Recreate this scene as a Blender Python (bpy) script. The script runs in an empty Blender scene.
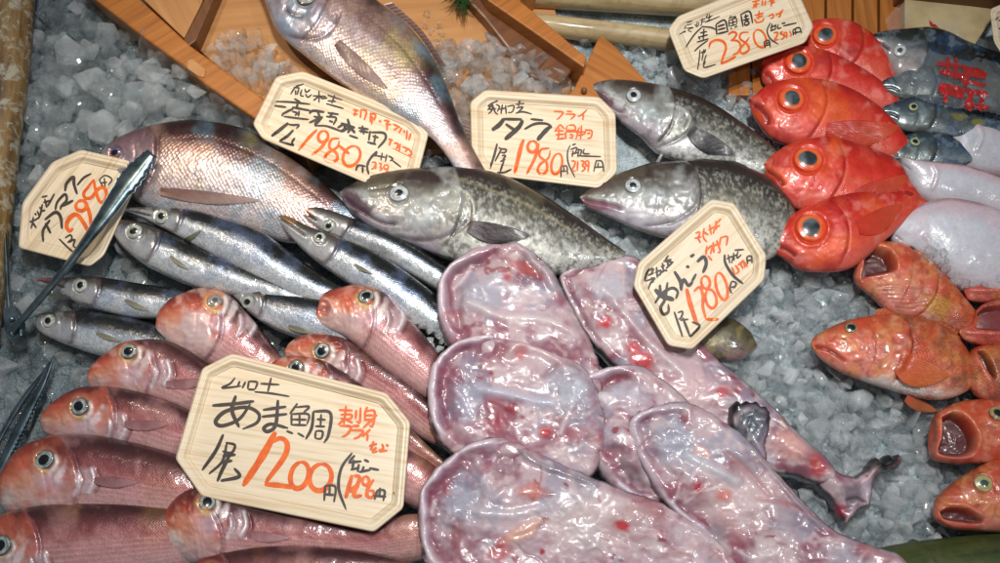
import bpy, math
import numpy as np
from mathutils import Vector, Matrix

sc = bpy.context.scene
C = sc.collection
MM = 0.001            # traced units are about one millimetre on the ice bed

# ------------------------------------------------------------------ camera
TILT = math.radians(20); HFOV = math.radians(58)
CAM_D = 0.5 / math.tan(HFOV / 2)
FOC = 500 / math.tan(HFOV / 2)
cam = bpy.data.cameras.new("camera"); cam.sensor_width = 36
cam.lens = 18 / math.tan(HFOV / 2); cam.clip_start = 0.01; cam.clip_end = 50
camo = bpy.data.objects.new("camera", cam); C.objects.link(camo)
CAM = np.array([0, -math.sin(TILT) * CAM_D, math.cos(TILT) * CAM_D])
camo.location = CAM; camo.rotation_euler = (TILT, 0, 0); sc.camera = camo
RX = np.array([1, 0, 0.]); UY = np.array([0, math.cos(TILT), math.sin(TILT)]); FW = np.array([0, math.sin(TILT), -math.cos(TILT)])

def P(x, y, z=0.0):
    """point of the place seen at photo position x,y and z millimetres above the ice level"""
    x = np.asarray(x, float); y = np.asarray(y, float); z = np.asarray(z, float) * MM
    x, y, z = np.broadcast_arrays(x, y, z)
    d = FW + (x[..., None] - 500) / FOC * RX + (281.5 - y[..., None]) / FOC * UY
    t = (z - CAM[2]) / d[..., 2]
    return CAM + d * t[..., None]
def proj(v):
    r = v - CAM
    k = FOC / (r @ FW)
    return 500 + (r @ RX) * k, 281.5 - (r @ UY) * k

# ------------------------------------------------------------------ world, lamps, exposure
w = bpy.data.worlds.new("World"); sc.world = w; w.use_nodes = True
bg = w.node_tree.nodes["Background"]; bg.inputs[0].default_value = (0.86, 0.93, 1.0, 1); bg.inputs[1].default_value = 0.13
def area(name, loc, tgt, sx, sy, power, col):
    l = bpy.data.lights.new(name, 'AREA'); l.shape = 'RECTANGLE'; l.size = sx; l.size_y = sy; l.energy = power; l.color = col
    o = bpy.data.objects.new(name, l); C.objects.link(o); o.location = loc
    o.rotation_euler = (Vector(tgt) - Vector(loc)).to_track_quat('-Z', 'Y').to_euler(); return o
area("ceiling_tube_lamp", (0.05, 0.30, 1.45), (0.05, 0.02, 0), 0.16, 0.03, 8.5, (0.96, 0.98, 1.0))
def spot(name, loc, tgt, power, col, ang, blend=0.8, r=0.03):
    l = bpy.data.lights.new(name, 'SPOT'); l.energy = power; l.color = col; l.spot_size = math.radians(ang); l.spot_blend = blend; l.shadow_soft_size = r
    o = bpy.data.objects.new(name, l); C.objects.link(o); o.location = loc
    o.rotation_euler = (Vector(tgt) - Vector(loc)).to_track_quat('-Z', 'Y').to_euler(); return o
spot("ceiling_spot_lamp", (0.06, 0.16, 1.6), (0.0, 0.05, 0), 38, (1.0, 0.95, 0.88), 48, 1.0, 0.035)
spot("warm_spot_lamp", (-0.65, 0.55, 1.15), (-0.20, 0.14, 0), 17, (1.0, 0.80, 0.58), 34, 1.0, 0.03)
spot("side_spot_lamp", (0.75, -0.1, 1.35), (-0.05, -0.06, 0), 14, (0.95, 0.97, 1.0), 50, 1.0, 0.03)
sc.view_settings.view_transform = 'Standard'; sc.view_settings.look = 'None'
sc.view_settings.exposure = 0.08; sc.view_settings.gamma = 1
sc.cycles.use_denoising = True
sc.cycles.max_bounces = 12; sc.cycles.transmission_bounces = 10; sc.cycles.transparent_max_bounces = 12
sc.cycles.caustics_reflective = False; sc.cycles.caustics_refractive = True; sc.cycles.blur_glossy = 1.0
sc.cycles.sample_clamp_indirect = 4

# ------------------------------------------------------------------ numeric helpers
_rs = np.random.RandomState(5)
_T = _rs.rand(256, 256)
def vnoise(x, y):
    xi = np.floor(x).astype(int); yi = np.floor(y).astype(int); fx = x - xi; fy = y - yi
    fx = fx * fx * (3 - 2 * fx); fy = fy * fy * (3 - 2 * fy)
    a = _T[xi & 255, yi & 255]; b = _T[(xi + 1) & 255, yi & 255]; c = _T[xi & 255, (yi + 1) & 255]; d = _T[(xi + 1) & 255, (yi + 1) & 255]
    return a + (b - a) * fx + (c - a) * fy + (a - b - c + d) * fx * fy
def fbm(x, y, o=4, seed=0):
    s = 0; a = 0.5; n = 0
    for i in range(o):
        s = s + a * vnoise(x + seed * 17.3 + i * 31.7, y + seed * 9.1 + i * 11.3); n += a; x = x * 2.03; y = y * 2.03; a *= 0.5
    return s / n
def ss(a, b, x):
    t = np.clip((x - a) / (b - a), 0, 1); return t * t * (3 - 2 * t)
def lin(c):
    c = np.asarray(c, float) / 255
    return np.where(c <= 0.04045, c / 12.92, ((c + 0.055) / 1.055) ** 2.4)
def stops(v, st):
    xs = [s[0] for s in st]; cs = np.array([lin(s[1]) for s in st])
    return np.stack([np.interp(v, xs, cs[:, k]) for k in range(3)], -1)
def mix(a, b, f):
    return a + (np.asarray(b) - a) * np.asarray(f)[..., None]
def catmull(pts, n, per=14):
    p = np.array(pts, float)
    if len(p) == 2:
        t = np.linspace(0, 1, n)[:, None]; return p[0] * (1 - t) + p[1] * t
    q = np.vstack([2 * p[0] - p[1], p, 2 * p[-1] - p[-2]]); out = []
    for i in range(1, len(q) - 2):
        t = np.linspace(0, 1, per, endpoint=False)[:, None]
        a, b, c, d = q[i - 1], q[i], q[i + 1], q[i + 2]
        out.append(0.5 * ((2 * b) + (c - a) * t + (2 * a - 5 * b + 4 * c - d) * t ** 2 + (3 * b - a - 3 * c + d) * t ** 3))
    out = np.vstack(out + [p[-1:]])
    L = np.r_[0, np.cumsum(np.linalg.norm(np.diff(out, axis=0), axis=1))]
    s = np.linspace(0, L[-1], n)
    return np.stack([np.interp(s, L, out[:, k]) for k in range(p.shape[1])], 1)
def dist_line(x, y, pl):
    """distance to polyline and arc position along it"""
    pl = np.array(pl, float); best = np.full(np.shape(x), 1e9); pos = np.zeros(np.shape(x)); acc = 0
    for (ax, ay), (bx, by) in zip(pl[:-1], pl[1:]):
        dx, dy = bx - ax, by - ay; L2 = dx * dx + dy * dy + 1e-9
        t = np.clip(((x - ax) * dx + (y - ay) * dy) / L2, 0, 1)
        d = np.hypot(x - ax - t * dx, y - ay - t * dy); m = d < best
        best = np.where(m, d, best); pos = np.where(m, acc + t * math.sqrt(L2), pos); acc += math.sqrt(L2)
    return best, pos / max(acc, 1e-6)
def inside(x, y, poly):
    c = np.zeros(np.shape(x), bool); n = len(poly)
    for i in range(n):
        ax, ay = poly[i]; bx, by = poly[(i + 1) % n]
        if ay == by: continue
        m = ((ay > y) != (by > y)) & (x < (bx - ax) * (y - ay) / (by - ay) + ax); c ^= m
    return c
def sdf(x, y, poly):
    pl = list(map(tuple, poly)); d, _ = dist_line(x, y, pl + [pl[0]])
    return np.where(inside(x, y, pl), d, -d)

# ------------------------------------------------------------------ object helpers
def empty(name, label, cat, org, group=None):
    o = bpy.data.objects.new(name, None); C.objects.link(o); o.location = org; o.empty_display_size = 0.02
    o['label'] = label; o['category'] = cat
    if group: o['group'] = group
    return o
def tag(o, label, cat, group=None, kind=None):
    if kind: o['kind'] = kind
    if label: o['label'] = label
    if cat: o['category'] = cat
    if group: o['group'] = group
    return o
def mesh(name, verts, faces, mat, parent=None, col=None, uv=None, sc_=None, smooth=True, org=None):
    """verts Nx3 world, faces list or Mx4/Mx3 array; linked as ONE object"""
    verts = np.asarray(verts, float)
    if parent is not None: org = np.array(parent_origin(parent))
    elif org is None: org = np.array([verts[:, 0].mean(), verts[:, 1].mean(), verts[:, 2].min()])
    me = bpy.data.meshes.new(name)
    v = verts - org
    if isinstance(faces, np.ndarray):
        k = faces.shape[1]; nf = len(faces)
        me.vertices.add(len(v)); me.vertices.foreach_set("co", v.astype(np.float32).ravel())
        me.loops.add(nf * k); me.loops.foreach_set("vertex_index", faces.astype(np.int32).ravel())
        me.polygons.add(nf); me.polygons.foreach_set("loop_start", np.arange(0, nf * k, k, dtype=np.int32))
        me.polygons.foreach_set("loop_total", np.full(nf, k, np.int32))
        me.update(calc_edges=True); me.validate()
    else:
        me.from_pydata(v.tolist(), [], faces); me.update()
    if smooth: me.polygons.foreach_set("use_smooth", np.ones(len(me.polygons), bool))
    if col is not None:
        a = me.color_attributes.new("Col", 'FLOAT_COLOR', 'POINT')
        a.data.foreach_set("color", np.c_[np.clip(col, 0, 1), np.ones(len(v))].astype(np.float32).ravel())
    if sc_ is not None:
        a = me.attributes.new("scalemask", 'FLOAT', 'POINT'); a.data.foreach_set("value", np.asarray(sc_, np.float32))
    if uv is not None:
        u = np.asarray(uv); a = me.attributes.new("flow", 'FLOAT_VECTOR', 'POINT')
        a.data.foreach_set("vector", np.c_[u, np.zeros(len(u))].astype(np.float32).ravel())
    if mat: me.materials.append(mat)
    o = bpy.data.objects.new(name, me); C.objects.link(o)
    if parent is not None: o.parent = parent
    else: o.location = org
    return o
def parent_origin(p):
    o = Vector((0, 0, 0))
    while p is not None: o = o + p.location; p = p.parent
    return o
def gridfaces(n, m, closed=False):
    i, j = np.meshgrid(np.arange(n - 1), np.arange(m if closed else m - 1), indexing='ij')
    j2 = (j + 1) % m
    return np.stack([i * m + j, (i + 1) * m + j, (i + 1) * m + j2, i * m + j2], -1).reshape(-1, 4)

# ------------------------------------------------------------------ materials
def newmat(name):
    m = bpy.data.materials.new(name); m.use_nodes = True; nt = m.node_tree
    return m, nt, nt.nodes["Principled BSDF"]
def N(nt, t, **kw):
    n = nt.nodes.new(t)
    for k, v in kw.items():
        if k.startswith('_'): setattr(n, k[1:], v)
    return n
def setin(n, d):
    for k, v in d.items(): n.inputs[k].default_value = v
def math_(nt, op, a, b=None, clamp=False):
    n = nt.nodes.new('ShaderNodeMath'); n.operation = op; n.use_clamp = clamp
    for i, v in enumerate((a, b)):
        if v is None: continue
        if isinstance(v, (int, float)): n.inputs[i].default_value = v
        else: nt.links.new(v, n.inputs[i])
    return n.outputs[0]
def noise_(nt, scale, detail=3, vec=None, rough=0.55):
    n = nt.nodes.new('ShaderNodeTexNoise'); n.inputs['Scale'].default_value = scale; n.inputs['Detail'].default_value = detail; n.inputs['Roughness'].default_value = rough
    if vec is not None: nt.links.new(vec, n.inputs['Vector'])
    return n
def ramp_(nt, fac, st):
    r = nt.nodes.new('ShaderNodeValToRGB'); e = r.color_ramp.elements
    while len(e) < len(st): e.new(0.5)
    for q, (p, c) in zip(e, st):
        q.position = p; c = lin(c) if len(c) == 3 else c; q.color = (*c[:3], 1)
    nt.links.new(fac, r.inputs[0]); return r.outputs[0]
def bump_(nt, h, strength, dist, normal=None):
    b = nt.nodes.new('ShaderNodeBump'); b.inputs['Strength'].default_value = strength; b.inputs['Distance'].default_value = dist
    nt.links.new(h, b.inputs['Height'])
    if normal is not None: nt.links.new(normal, b.inputs['Normal'])
    return b.outputs[0]

def fish_mat(name, size, sstr=1.0, metallic=0.15, rough=0.38, coat=0.7, sheen_noise=0.12, aspect=1.0, sss=0.05, cdark=0.35, nk=1.0):
    """skin: vertex colours, staggered scales from the flow attribute, wet coat"""
    m, nt, b = newmat(name); L = nt.links
    ca = nt.nodes.new('ShaderNodeVertexColor'); ca.layer_name = "Col"
    fl = nt.nodes.new('ShaderNodeAttribute'); fl.attribute_name = "flow"
    sm = nt.nodes.new('ShaderNodeAttribute'); sm.attribute_name = "scalemask"
    mp = nt.nodes.new('ShaderNodeMapping'); mp.inputs['Scale'].default_value = (1 / size, aspect / size, 1)
    L.new(fl.outputs['Vector'], mp.inputs['Vector'])
    mr = nt.nodes.new('ShaderNodeMapping'); mr.inputs['Rotation'].default_value = (0, 0, math.radians(45)); L.new(mp.outputs[0], mr.inputs['Vector'])
    vo = nt.nodes.new('ShaderNodeTexVoronoi'); vo.voronoi_dimensions = '2D'; vo.inputs['Scale'].default_value = 1.0; vo.inputs['Randomness'].default_value = 0.45
    L.new(mr.outputs[0], vo.inputs['Vector'])
    ht = math_(nt, 'MULTIPLY', math_(nt, 'SUBTRACT', 0.7, vo.outputs['Distance']), sm.outputs['Fac'])
    geo = nt.nodes.new('ShaderNodeNewGeometry')
    n1 = noise_(nt, 420, 3, geo.outputs['Position']); n2 = noise_(nt, 90, 3, geo.outputs['Position'])
    # colour: scale edges a bit darker, random per scale lightness
    sepc = nt.nodes.new('ShaderNodeSeparateColor'); L.new(vo.outputs['Color'], sepc.inputs[0])
    k = math_(nt, 'MULTIPLY', math_(nt, 'SUBTRACT', vo.outputs['Distance'], 0.35), -cdark * 2)
    k = math_(nt, 'ADD', k, math_(nt, 'MULTIPLY', math_(nt, 'SUBTRACT', sepc.outputs[0], 0.5), 0.30 * nk * nk))
    k = math_(nt, 'MULTIPLY', k, sm.outputs['Fac'])
    k = math_(nt, 'ADD', k, math_(nt, 'MULTIPLY', math_(nt, 'SUBTRACT', n2.outputs[0], 0.5), 0.5 * nk))
    k = math_(nt, 'ADD', k, math_(nt, 'MULTIPLY', math_(nt, 'SUBTRACT', n1.outputs[0], 0.5), 0.35 * nk))
    k = math_(nt, 'ADD', k, 1.0)
    vm = nt.nodes.new('ShaderNodeVectorMath'); vm.operation = 'SCALE'; L.new(ca.outputs['Color'], vm.inputs[0]); L.new(k, vm.inputs['Scale'])
    L.new(vm.outputs[0], b.inputs['Base Color'])
    bn = bump_(nt, ht, 0.75 * sstr, 0.0012)
    bn = bump_(nt, n2.outputs[0], 0.22 * nk, 0.0016, bn)
    bn = bump_(nt, n1.outputs[0], 0.25 * nk, 0.0005, bn)
    L.new(bn, b.inputs['Normal'])
    b2 = bump_(nt, n2.outputs[0], 0.3, 0.002); b3 = bump_(nt, ht, 0.3 * sstr, 0.001, b2); L.new(b3, b.inputs['Coat Normal'])
    rr = math_(nt, 'ADD', math_(nt, 'MULTIPLY', n2.outputs[0], 0.25), rough - 0.12); L.new(rr, b.inputs['Roughness'])
    setin(b, {'Metallic': metallic, 'Coat Weight': coat, 'Coat Roughness': 0.12, 'Coat IOR': 1.38, 'Subsurface Weight': sss, 'Subsurface Scale': 0.006})
    return m
M_tile = fish_mat('tilefish_skin', 2.0, 0.22, 0.15, 0.38, 0.8, cdark=0.07, nk=0.8)
M_barr = fish_mat('silver_skin', 1.6, 0.25, 0.5, 0.27, 0.7, cdark=0.08, nk=1.1)
M_brem = fish_mat('bream_skin', 3.2, 0.4, 0.5, 0.32, 0.6, cdark=0.2)
M_cod = fish_mat('cod_skin', 1.8, 0.15, 0.15, 0.36, 0.8, cdark=0.06)
M_red = fish_mat('alfonsino_skin', 1.5, 0.22, 0.08, 0.40, 0.40, cdark=0.07, nk=0.8)
M_rock = fish_mat('rockfish_skin', 2.6, 0.5, 0.02, 0.42, 0.7, cdark=0.2)
M_pale = fish_mat('flatfish_skin', 2.0, 0.1, 0.0, 0.34, 0.8, cdark=0.03, sss=0.2, nk=0.55)
M_mack = fish_mat('mackerel_skin', 2.0, 0.3, 0.35, 0.3, 0.9, cdark=0.1)

def fin_material():
    m, nt, b = newmat('fin_membrane'); L = nt.links
    ca = nt.nodes.new('ShaderNodeVertexColor'); ca.layer_name = "Col"; L.new(ca.outputs['Color'], b.inputs['Base Color'])
    geo = nt.nodes.new('ShaderNodeNewGeometry'); n = noise_(nt, 250, 3, geo.outputs['Position'])
    L.new(bump_(nt, n.outputs[0], 0.6, 0.0008), b.inputs['Normal'])
    setin(b, {'Roughness': 0.42, 'Alpha': 0.72, 'Coat Weight': 0.3, 'Coat Roughness': 0.2, 'Subsurface Weight': 0.1, 'Subsurface Scale': 0.004}); return m
M_fin = fin_material()
def eye_material():
    m, nt, b = newmat('wet_eye'); L = nt.links
    ca = nt.nodes.new('ShaderNodeVertexColor'); ca.layer_name = "Col"; L.new(ca.outputs['Color'], b.inputs['Base Color'])
    setin(b, {'Roughness': 0.25, 'Coat Weight': 1.0, 'Coat Roughness': 0.02, 'Coat IOR': 1.45}); return m
M_eye = eye_material()
def flesh_material():
    m, nt, b = newmat('wet_flesh'); L = nt.links
    ca = nt.nodes.new('ShaderNodeVertexColor'); ca.layer_name = "Col"
    geo = nt.nodes.new('ShaderNodeNewGeometry'); n1 = noise_(nt, 48, 4, geo.outputs['Position'], 0.5); n1.inputs['Detail'].default_value = 2; n2 = noise_(nt, 240, 3, geo.outputs['Position'])
    k = math_(nt, 'ADD', math_(nt, 'MULTIPLY', n2.outputs[0], 0.3), 0.85)
    vm = nt.nodes.new('ShaderNodeVectorMath'); vm.operation = 'SCALE'; L.new(ca.outputs['Color'], vm.inputs[0]); L.new(k, vm.inputs['Scale'])
    L.new(vm.outputs[0], b.inputs['Base Color'])
    bn = bump_(nt, n1.outputs[0], 0.14, 0.004); bn = bump_(nt, n2.outputs[0], 0.12, 0.0008, bn)
    L.new(bn, b.inputs['Normal']); L.new(bn, b.inputs['Coat Normal'])
    setin(b, {'Roughness': 0.32, 'Coat Weight': 0.6, 'Coat Roughness': 0.08, 'Coat IOR': 1.36, 'Subsurface Weight': 0.35, 'Subsurface Scale': 0.008})
    b.inputs['Subsurface Radius'].default_value = (1.0, 0.45, 0.35); return m
M_flesh = flesh_material()
def ice_material(name, tint, a0=0.34, cloud=0.10, fk=0.22, ft=0.5):
    """clear ice: light passes, edges and cloudy cores catch it"""
    m, nt, b = newmat(name); L = nt.links
    geo = nt.nodes.new('ShaderNodeNewGeometry')
    n1 = noise_(nt, 48, 4, geo.outputs['Position']); n2 = noise_(nt, 200, 3, geo.outputs['Position'])
    bn = bump_(nt, n1.outputs[0], 0.25, 0.003); bn = bump_(nt, n2.outputs[0], 0.12, 0.0006, bn)
    L.new(bn, b.inputs['Normal'])
    lw = nt.nodes.new('ShaderNodeLayerWeight'); lw.inputs['Blend'].default_value = 0.35; L.new(bn, lw.inputs['Normal'])
    cl = ramp_(nt, n1.outputs[0], [(0.40, (0, 0, 0)), (0.66, (255, 255, 255))])
    vc = nt.nodes.new('ShaderNodeVertexColor'); vc.layer_name = 'Col'; sp_ = nt.nodes.new('ShaderNodeSeparateColor'); L.new(vc.outputs['Color'], sp_.inputs[0])
    fr = math_(nt, 'POWER', sp_.outputs[0], 1.6)          # how frosted this piece is
    a = math_(nt, 'ADD', math_(nt, 'MULTIPLY', lw.outputs['Facing'], 0.35), math_(nt, 'ADD', math_(nt, 'MULTIPLY', cl, cloud), math_(nt, 'ADD', math_(nt, 'MULTIPLY', fr, fk), a0)), True)
    L.new(a, b.inputs['Alpha'])
    L.new(math_(nt, 'SUBTRACT', math_(nt, 'SUBTRACT', 1.0, math_(nt, 'MULTIPLY', fr, ft)), math_(nt, 'MULTIPLY', cl, 0.2), True), b.inputs['Transmission Weight'])
    setin(b, {'Base Color': (*tint, 1), 'Roughness': 0.04, 'IOR': 1.31, 'Specular IOR Level': 0.8, 'Coat Weight': 0.6, 'Coat Roughness': 0.03, 'Coat IOR': 1.5}); L.new(bn, b.inputs['Coat Normal'])
    return m
M_ice = ice_material('crushed_ice_grains', (0.93, 0.97, 0.98))
M_ice2 = ice_material('clear_ice', (0.95, 0.99, 1.0), 0.36, 0.06, 0.10, 0.30)
def bed_material():
    m, nt, b = newmat('packed_ice'); L = nt.links
    geo = nt.nodes.new('ShaderNodeNewGeometry')
    n1 = noise_(nt, 40, 5, geo.outputs['Position'], 0.65); n2 = noise_(nt, 160, 4, geo.outputs['Position'])
    c = ramp_(nt, n1.outputs[0], [(0.3, (136, 154, 160)), (0.5, (192, 208, 214)), (0.72, (242, 250, 252))])
    vc = nt.nodes.new('ShaderNodeVertexColor'); vc.layer_name = 'Col'; mm = nt.nodes.new('ShaderNodeMix'); mm.data_type = 'RGBA'; mm.blend_type = 'MULTIPLY'; mm.inputs[0].default_value = 1.0
    L.new(c, mm.inputs[6]); L.new(vc.outputs['Color'], mm.inputs[7]); L.new(mm.outputs[2], b.inputs['Base Color'])
    bn = bump_(nt, n1.outputs[0], 1.0, 0.012); bn = bump_(nt, n2.outputs[0], 0.6, 0.003, bn); L.new(bn, b.inputs['Normal'])
    setin(b, {'Roughness': 0.25, 'Coat Weight': 0.6, 'Coat Roughness': 0.08, 'Subsurface Weight': 0.2, 'Subsurface Scale': 0.01}); return m
M_bed = bed_material()
def wood_material(name, st, scale=(3, 60, 60), rough=0.45, coat=0.1, attr=False, dist=0.0006):
    """grain runs along local X of the 'flow' attribute (attr) or object X"""
    m, nt, b = newmat(name); L = nt.links
    if attr:
        a = nt.nodes.new('ShaderNodeAttribute'); a.attribute_name = 'flow'; src = a.outputs['Vector']
    else:
        a = nt.nodes.new('ShaderNodeTexCoord'); src = a.outputs['Object']
    mp = nt.nodes.new('ShaderNodeMapping'); mp.inputs['Scale'].default_value = scale; L.new(src, mp.inputs['Vector'])
    n1 = noise_(nt, 1.0, 4, mp.outputs[0], 0.6); n1.inputs['Distortion'].default_value = 0.4
    c = ramp_(nt, n1.outputs[0], st); L.new(c, b.inputs['Base Color'])
    L.new(bump_(nt, n1.outputs[0], 0.3, dist), b.inputs['Normal'])
    setin(b, {'Roughness': rough, 'Coat Weight': coat, 'Coat Roughness': 0.2}); return m
def ink(name, c, rough=0.5):
    m, nt, b = newmat(name); geo = nt.nodes.new('ShaderNodeNewGeometry'); n = noise_(nt, 130, 3, geo.outputs['Position'])
    c = np.array(c, float)
    nt.links.new(ramp_(nt, n.outputs[0], [(0.3, tuple(c * 0.88)), (0.7, tuple(np.minimum(255, c * 1.15 + 8)))]), b.inputs['Base Color'])
    setin(b, {'Roughness': rough}); return m

# ------------------------------------------------------------------ builders
FOOT = []        # footprints on the ice, so loose ice stays out from under the fish
def upx(x, y, z):
    """metres per traced unit at that spot"""
    return float(np.linalg.norm(P(x + 1, y, z) - P(x, y, z)))
def apply_feats(x, y, dz, col, sc_, feats):
    for f in feats:
        k = f[0]
        if k == 'g':      # groove / ridge along a line: pts, width, dz, colour, strength
            _, pts, wd, d, c, s = f
            dd, pos = dist_line(x, y, catmull(pts, 24)); g = np.exp(-(dd / wd) ** 2) * ss(-0.02, 0.12, pos) * ss(1.02, 0.88, pos)
            dz = dz + d * g
            if c is not None: col = mix(col, lin(c), g * s)
        elif k == 'b':    # soft blob: x, y, rx, ry, angle, dz, colour, strength
            _, bx, by, rx, ry, a, d, c, s = f
            a = math.radians(a); u = (x - bx) * math.cos(a) + (y - by) * math.sin(a); v = -(x - bx) * math.sin(a) + (y - by) * math.cos(a)
            q = np.sqrt((u / rx) ** 2 + (v / ry) ** 2) + 1.1 * (fbm(x / 6.5, y / 6.5, 3, 4) - 0.5); g = ss(1.25, 0.35, q)
            dz = dz + d * g
            if c is not None: col = mix(col, lin(c), g * s)
        elif k == 'p':    # region: polygon, edge width, dz, colour, strength, scalemask
            _, poly, wd, d, c, s = f
            sd = sdf(x, y, catmull(list(poly) + [poly[0]], 60)[:-1]); g = ss(-wd * 0.4, wd, sd)
            dz = dz + d * g
            if c is not None: col = mix(col, lin(c), g * s)
            sc_ = sc_ * (1 - g)
    return dz, col, sc_

def make_eye(fp, x, y, r, X, Y, V, spec):
    d = np.hypot(X - x, Y - y); near = d < max(r * 1.1, 3)
    if near.sum() < 4: near = d < np.sort(d)[12]
    c = V[near].mean(0); A = V[near] - c
    nrm = np.linalg.svd(A, full_matrices=False)[2][-1]
    if nrm[2] < 0: nrm = -nrm
    nrm = nrm * 0.75 + np.array([0, -0.1, 1.0]) * 0.45; nrm /= np.linalg.norm(nrm)
    zc = (c @ np.array([0, 0, 1])) / MM; c = P(x, y, zc)
    t1 = np.cross(nrm, [0, 1, 0]); t1 /= np.linalg.norm(t1); t2 = np.cross(nrm, t1)
    s = upx(x, y, zc) * r; K, S = 22, 40
    rho = np.r_[0.0, np.linspace(0.05, 1.0, K)] ; th = np.linspace(0, 2 * math.pi, S, endpoint=False)
    R_, T_ = np.meshgrid(rho, th, indexing='ij')
    dome = spec.get('dome', 0.42) * np.sqrt(np.clip(1 - (R_ * 0.96) ** 2, 0, 1)) - 0.06
    rim = 0.05 * np.exp(-((R_ - 0.9) / 0.09) ** 2)
    w_ = c + s * (R_ * np.cos(T_))[..., None] * t1 + s * (R_ * np.sin(T_))[..., None] * t2 + s * (dome + rim)[..., None] * nrm
    p = spec.get('p', 0.5); wob = (fbm(np.cos(T_) * 2 + x, np.sin(T_) * 2 + y, 3) - 0.5)
    q = R_ * (1 + 0.07 * np.cos(2 * T_ + x)) + 0.08 * wob + 0.05 * np.cos(T_ + x * 1.7)
    col = np.broadcast_to(lin(spec.get('pupil', (12, 14, 18))), R_.shape + (3,)).copy()
    if 'cloud' in spec: col = mix(col, lin(spec['cloud']), ss(0.25, 0.75, fbm(R_ * np.cos(T_) * 2 + x, R_ * np.sin(T_) * 2, 3)) * 0.8)
    ir = mix(np.broadcast_to(lin(spec.get('iris', (200, 200, 190))), R_.shape + (3,)), lin(spec.get('iris2', (150, 150, 140))), ss(0.3, 0.7, fbm(T_ * 2.2, R_ * 7 + x, 3)))
    col = mix(col, ir, ss(p - 0.05, p + 0.04, q))
    col = mix(col, lin(spec.get('ring', (60, 55, 50))), ss(0.84, 0.93, q + 0.0) * spec.get('ringk', 0.8))
    mesh("eye", w_.reshape(-1, 3), gridfaces(K + 1, S, True), M_eye, fp, col.reshape(-1, 3))

def fan(fp, name, root, ang, L, spread, c0, c1, samp, lift=2.0, z1=None, nr=26, curve=0.0, mat=None, base=0.12):
    jj, RR = np.meshgrid(np.linspace(-1, 1, nr), np.linspace(0, 1, 22), indexing='ij')
    Wm = L * math.sin(math.radians(spread)) * 0.55; ln = L * (1 - 0.42 * ((jj + 1) / 2) ** 1.4) * (1 + 0.03 * np.cos(np.arange(nr) * math.pi)[:, None])
    lat = jj * Wm * (0.42 + 1.15 * RR - 0.95 * RR ** 2); al = math.radians(ang) + curve * RR; ax_ = RR * ln
    x = root[0] + np.cos(al) * ax_ - np.sin(al) * lat; y = root[1] + np.sin(al) * ax_ + np.cos(al) * lat
    z = samp(x.ravel(), y.ravel()).reshape(x.shape)
    zr = samp(np.array([root[0]]), np.array([root[1]]))[0]
    if z1 is not None: z = zr * (1 - RR) + z1 * RR
    else: z = np.maximum(z, zr * (1 - RR) + z.min() * RR)
    z = z + lift * (0.4 + 0.8 * RR) + 0.55 * np.cos(np.arange(nr) * math.pi)[:, None] * np.minimum(1, RR * 2) + 1.2 * (fbm(x / 12, y / 12, 2, 7) - 0.5) * RR
    col = mix(np.broadcast_to(lin(c0), x.shape + (3,)), lin(c1), RR)
    col = col * (1 + 0.22 * np.cos(np.arange(nr) * math.pi)[:, None, None]) * (0.8 + 0.4 * fbm(x / 6, y / 6, 3, 2))[..., None]
    top = P(x, y, z); n = x.size
    bot_ = P(x, y, z - 0.7)
    V = np.vstack([top.reshape(-1, 3), bot_.reshape(-1, 3)])
    f = gridfaces(*x.shape); F = np.vstack([f, f[:, ::-1] + n])
    return mesh(name, V, F, mat or M_fin, fp, np.vstack([col.reshape(-1, 3)] * 2))
def strip(fp, name, a, b, za, zb, c0, c1, rays=2.2, mat=None, n=None):
    """thin fin between two traced lines"""
    L = np.linalg.norm(np.diff(np.array(a, float), axis=0), axis=1).sum(); n = n or max(10, int(L / 1.3)); m = 9
    A = catmull(a, n); B = catmull(b, n); t = np.linspace(0, 1, m)[None, :, None]
    Q = A[:, None] * (1 - t) + B[:, None] * t; x, y = Q[..., 0], Q[..., 1]; t = t[..., 0]
    ph = np.cos(np.arange(n)[:, None] * 1.3 / rays * math.pi)
    za = np.interp(np.linspace(0, 1, n), np.linspace(0, 1, np.size(za)), np.atleast_1d(za))[:, None]
    zb = np.interp(np.linspace(0, 1, n), np.linspace(0, 1, np.size(zb)), np.atleast_1d(zb))[:, None]
    z = za * (1 - t) + zb * t + 0.35 * ph
    col = mix(np.broadcast_to(lin(c0), x.shape + (3,)), lin(c1), np.broadcast_to(t, x.shape)) * (1 + 0.2 * ph)[..., None] * (0.8 + 0.4 * fbm(x / 6, y / 6, 3, 2))[..., None]
    V = np.vstack([P(x, y, z).reshape(-1, 3), P(x, y, z - 0.8).reshape(-1, 3)]); f = gridfaces(n, m)
    return mesh(name, V, np.vstack([f, f[:, ::-1] + n * m]), mat or M_fin, fp, np.vstack([col.reshape(-1, 3)] * 2))

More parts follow.
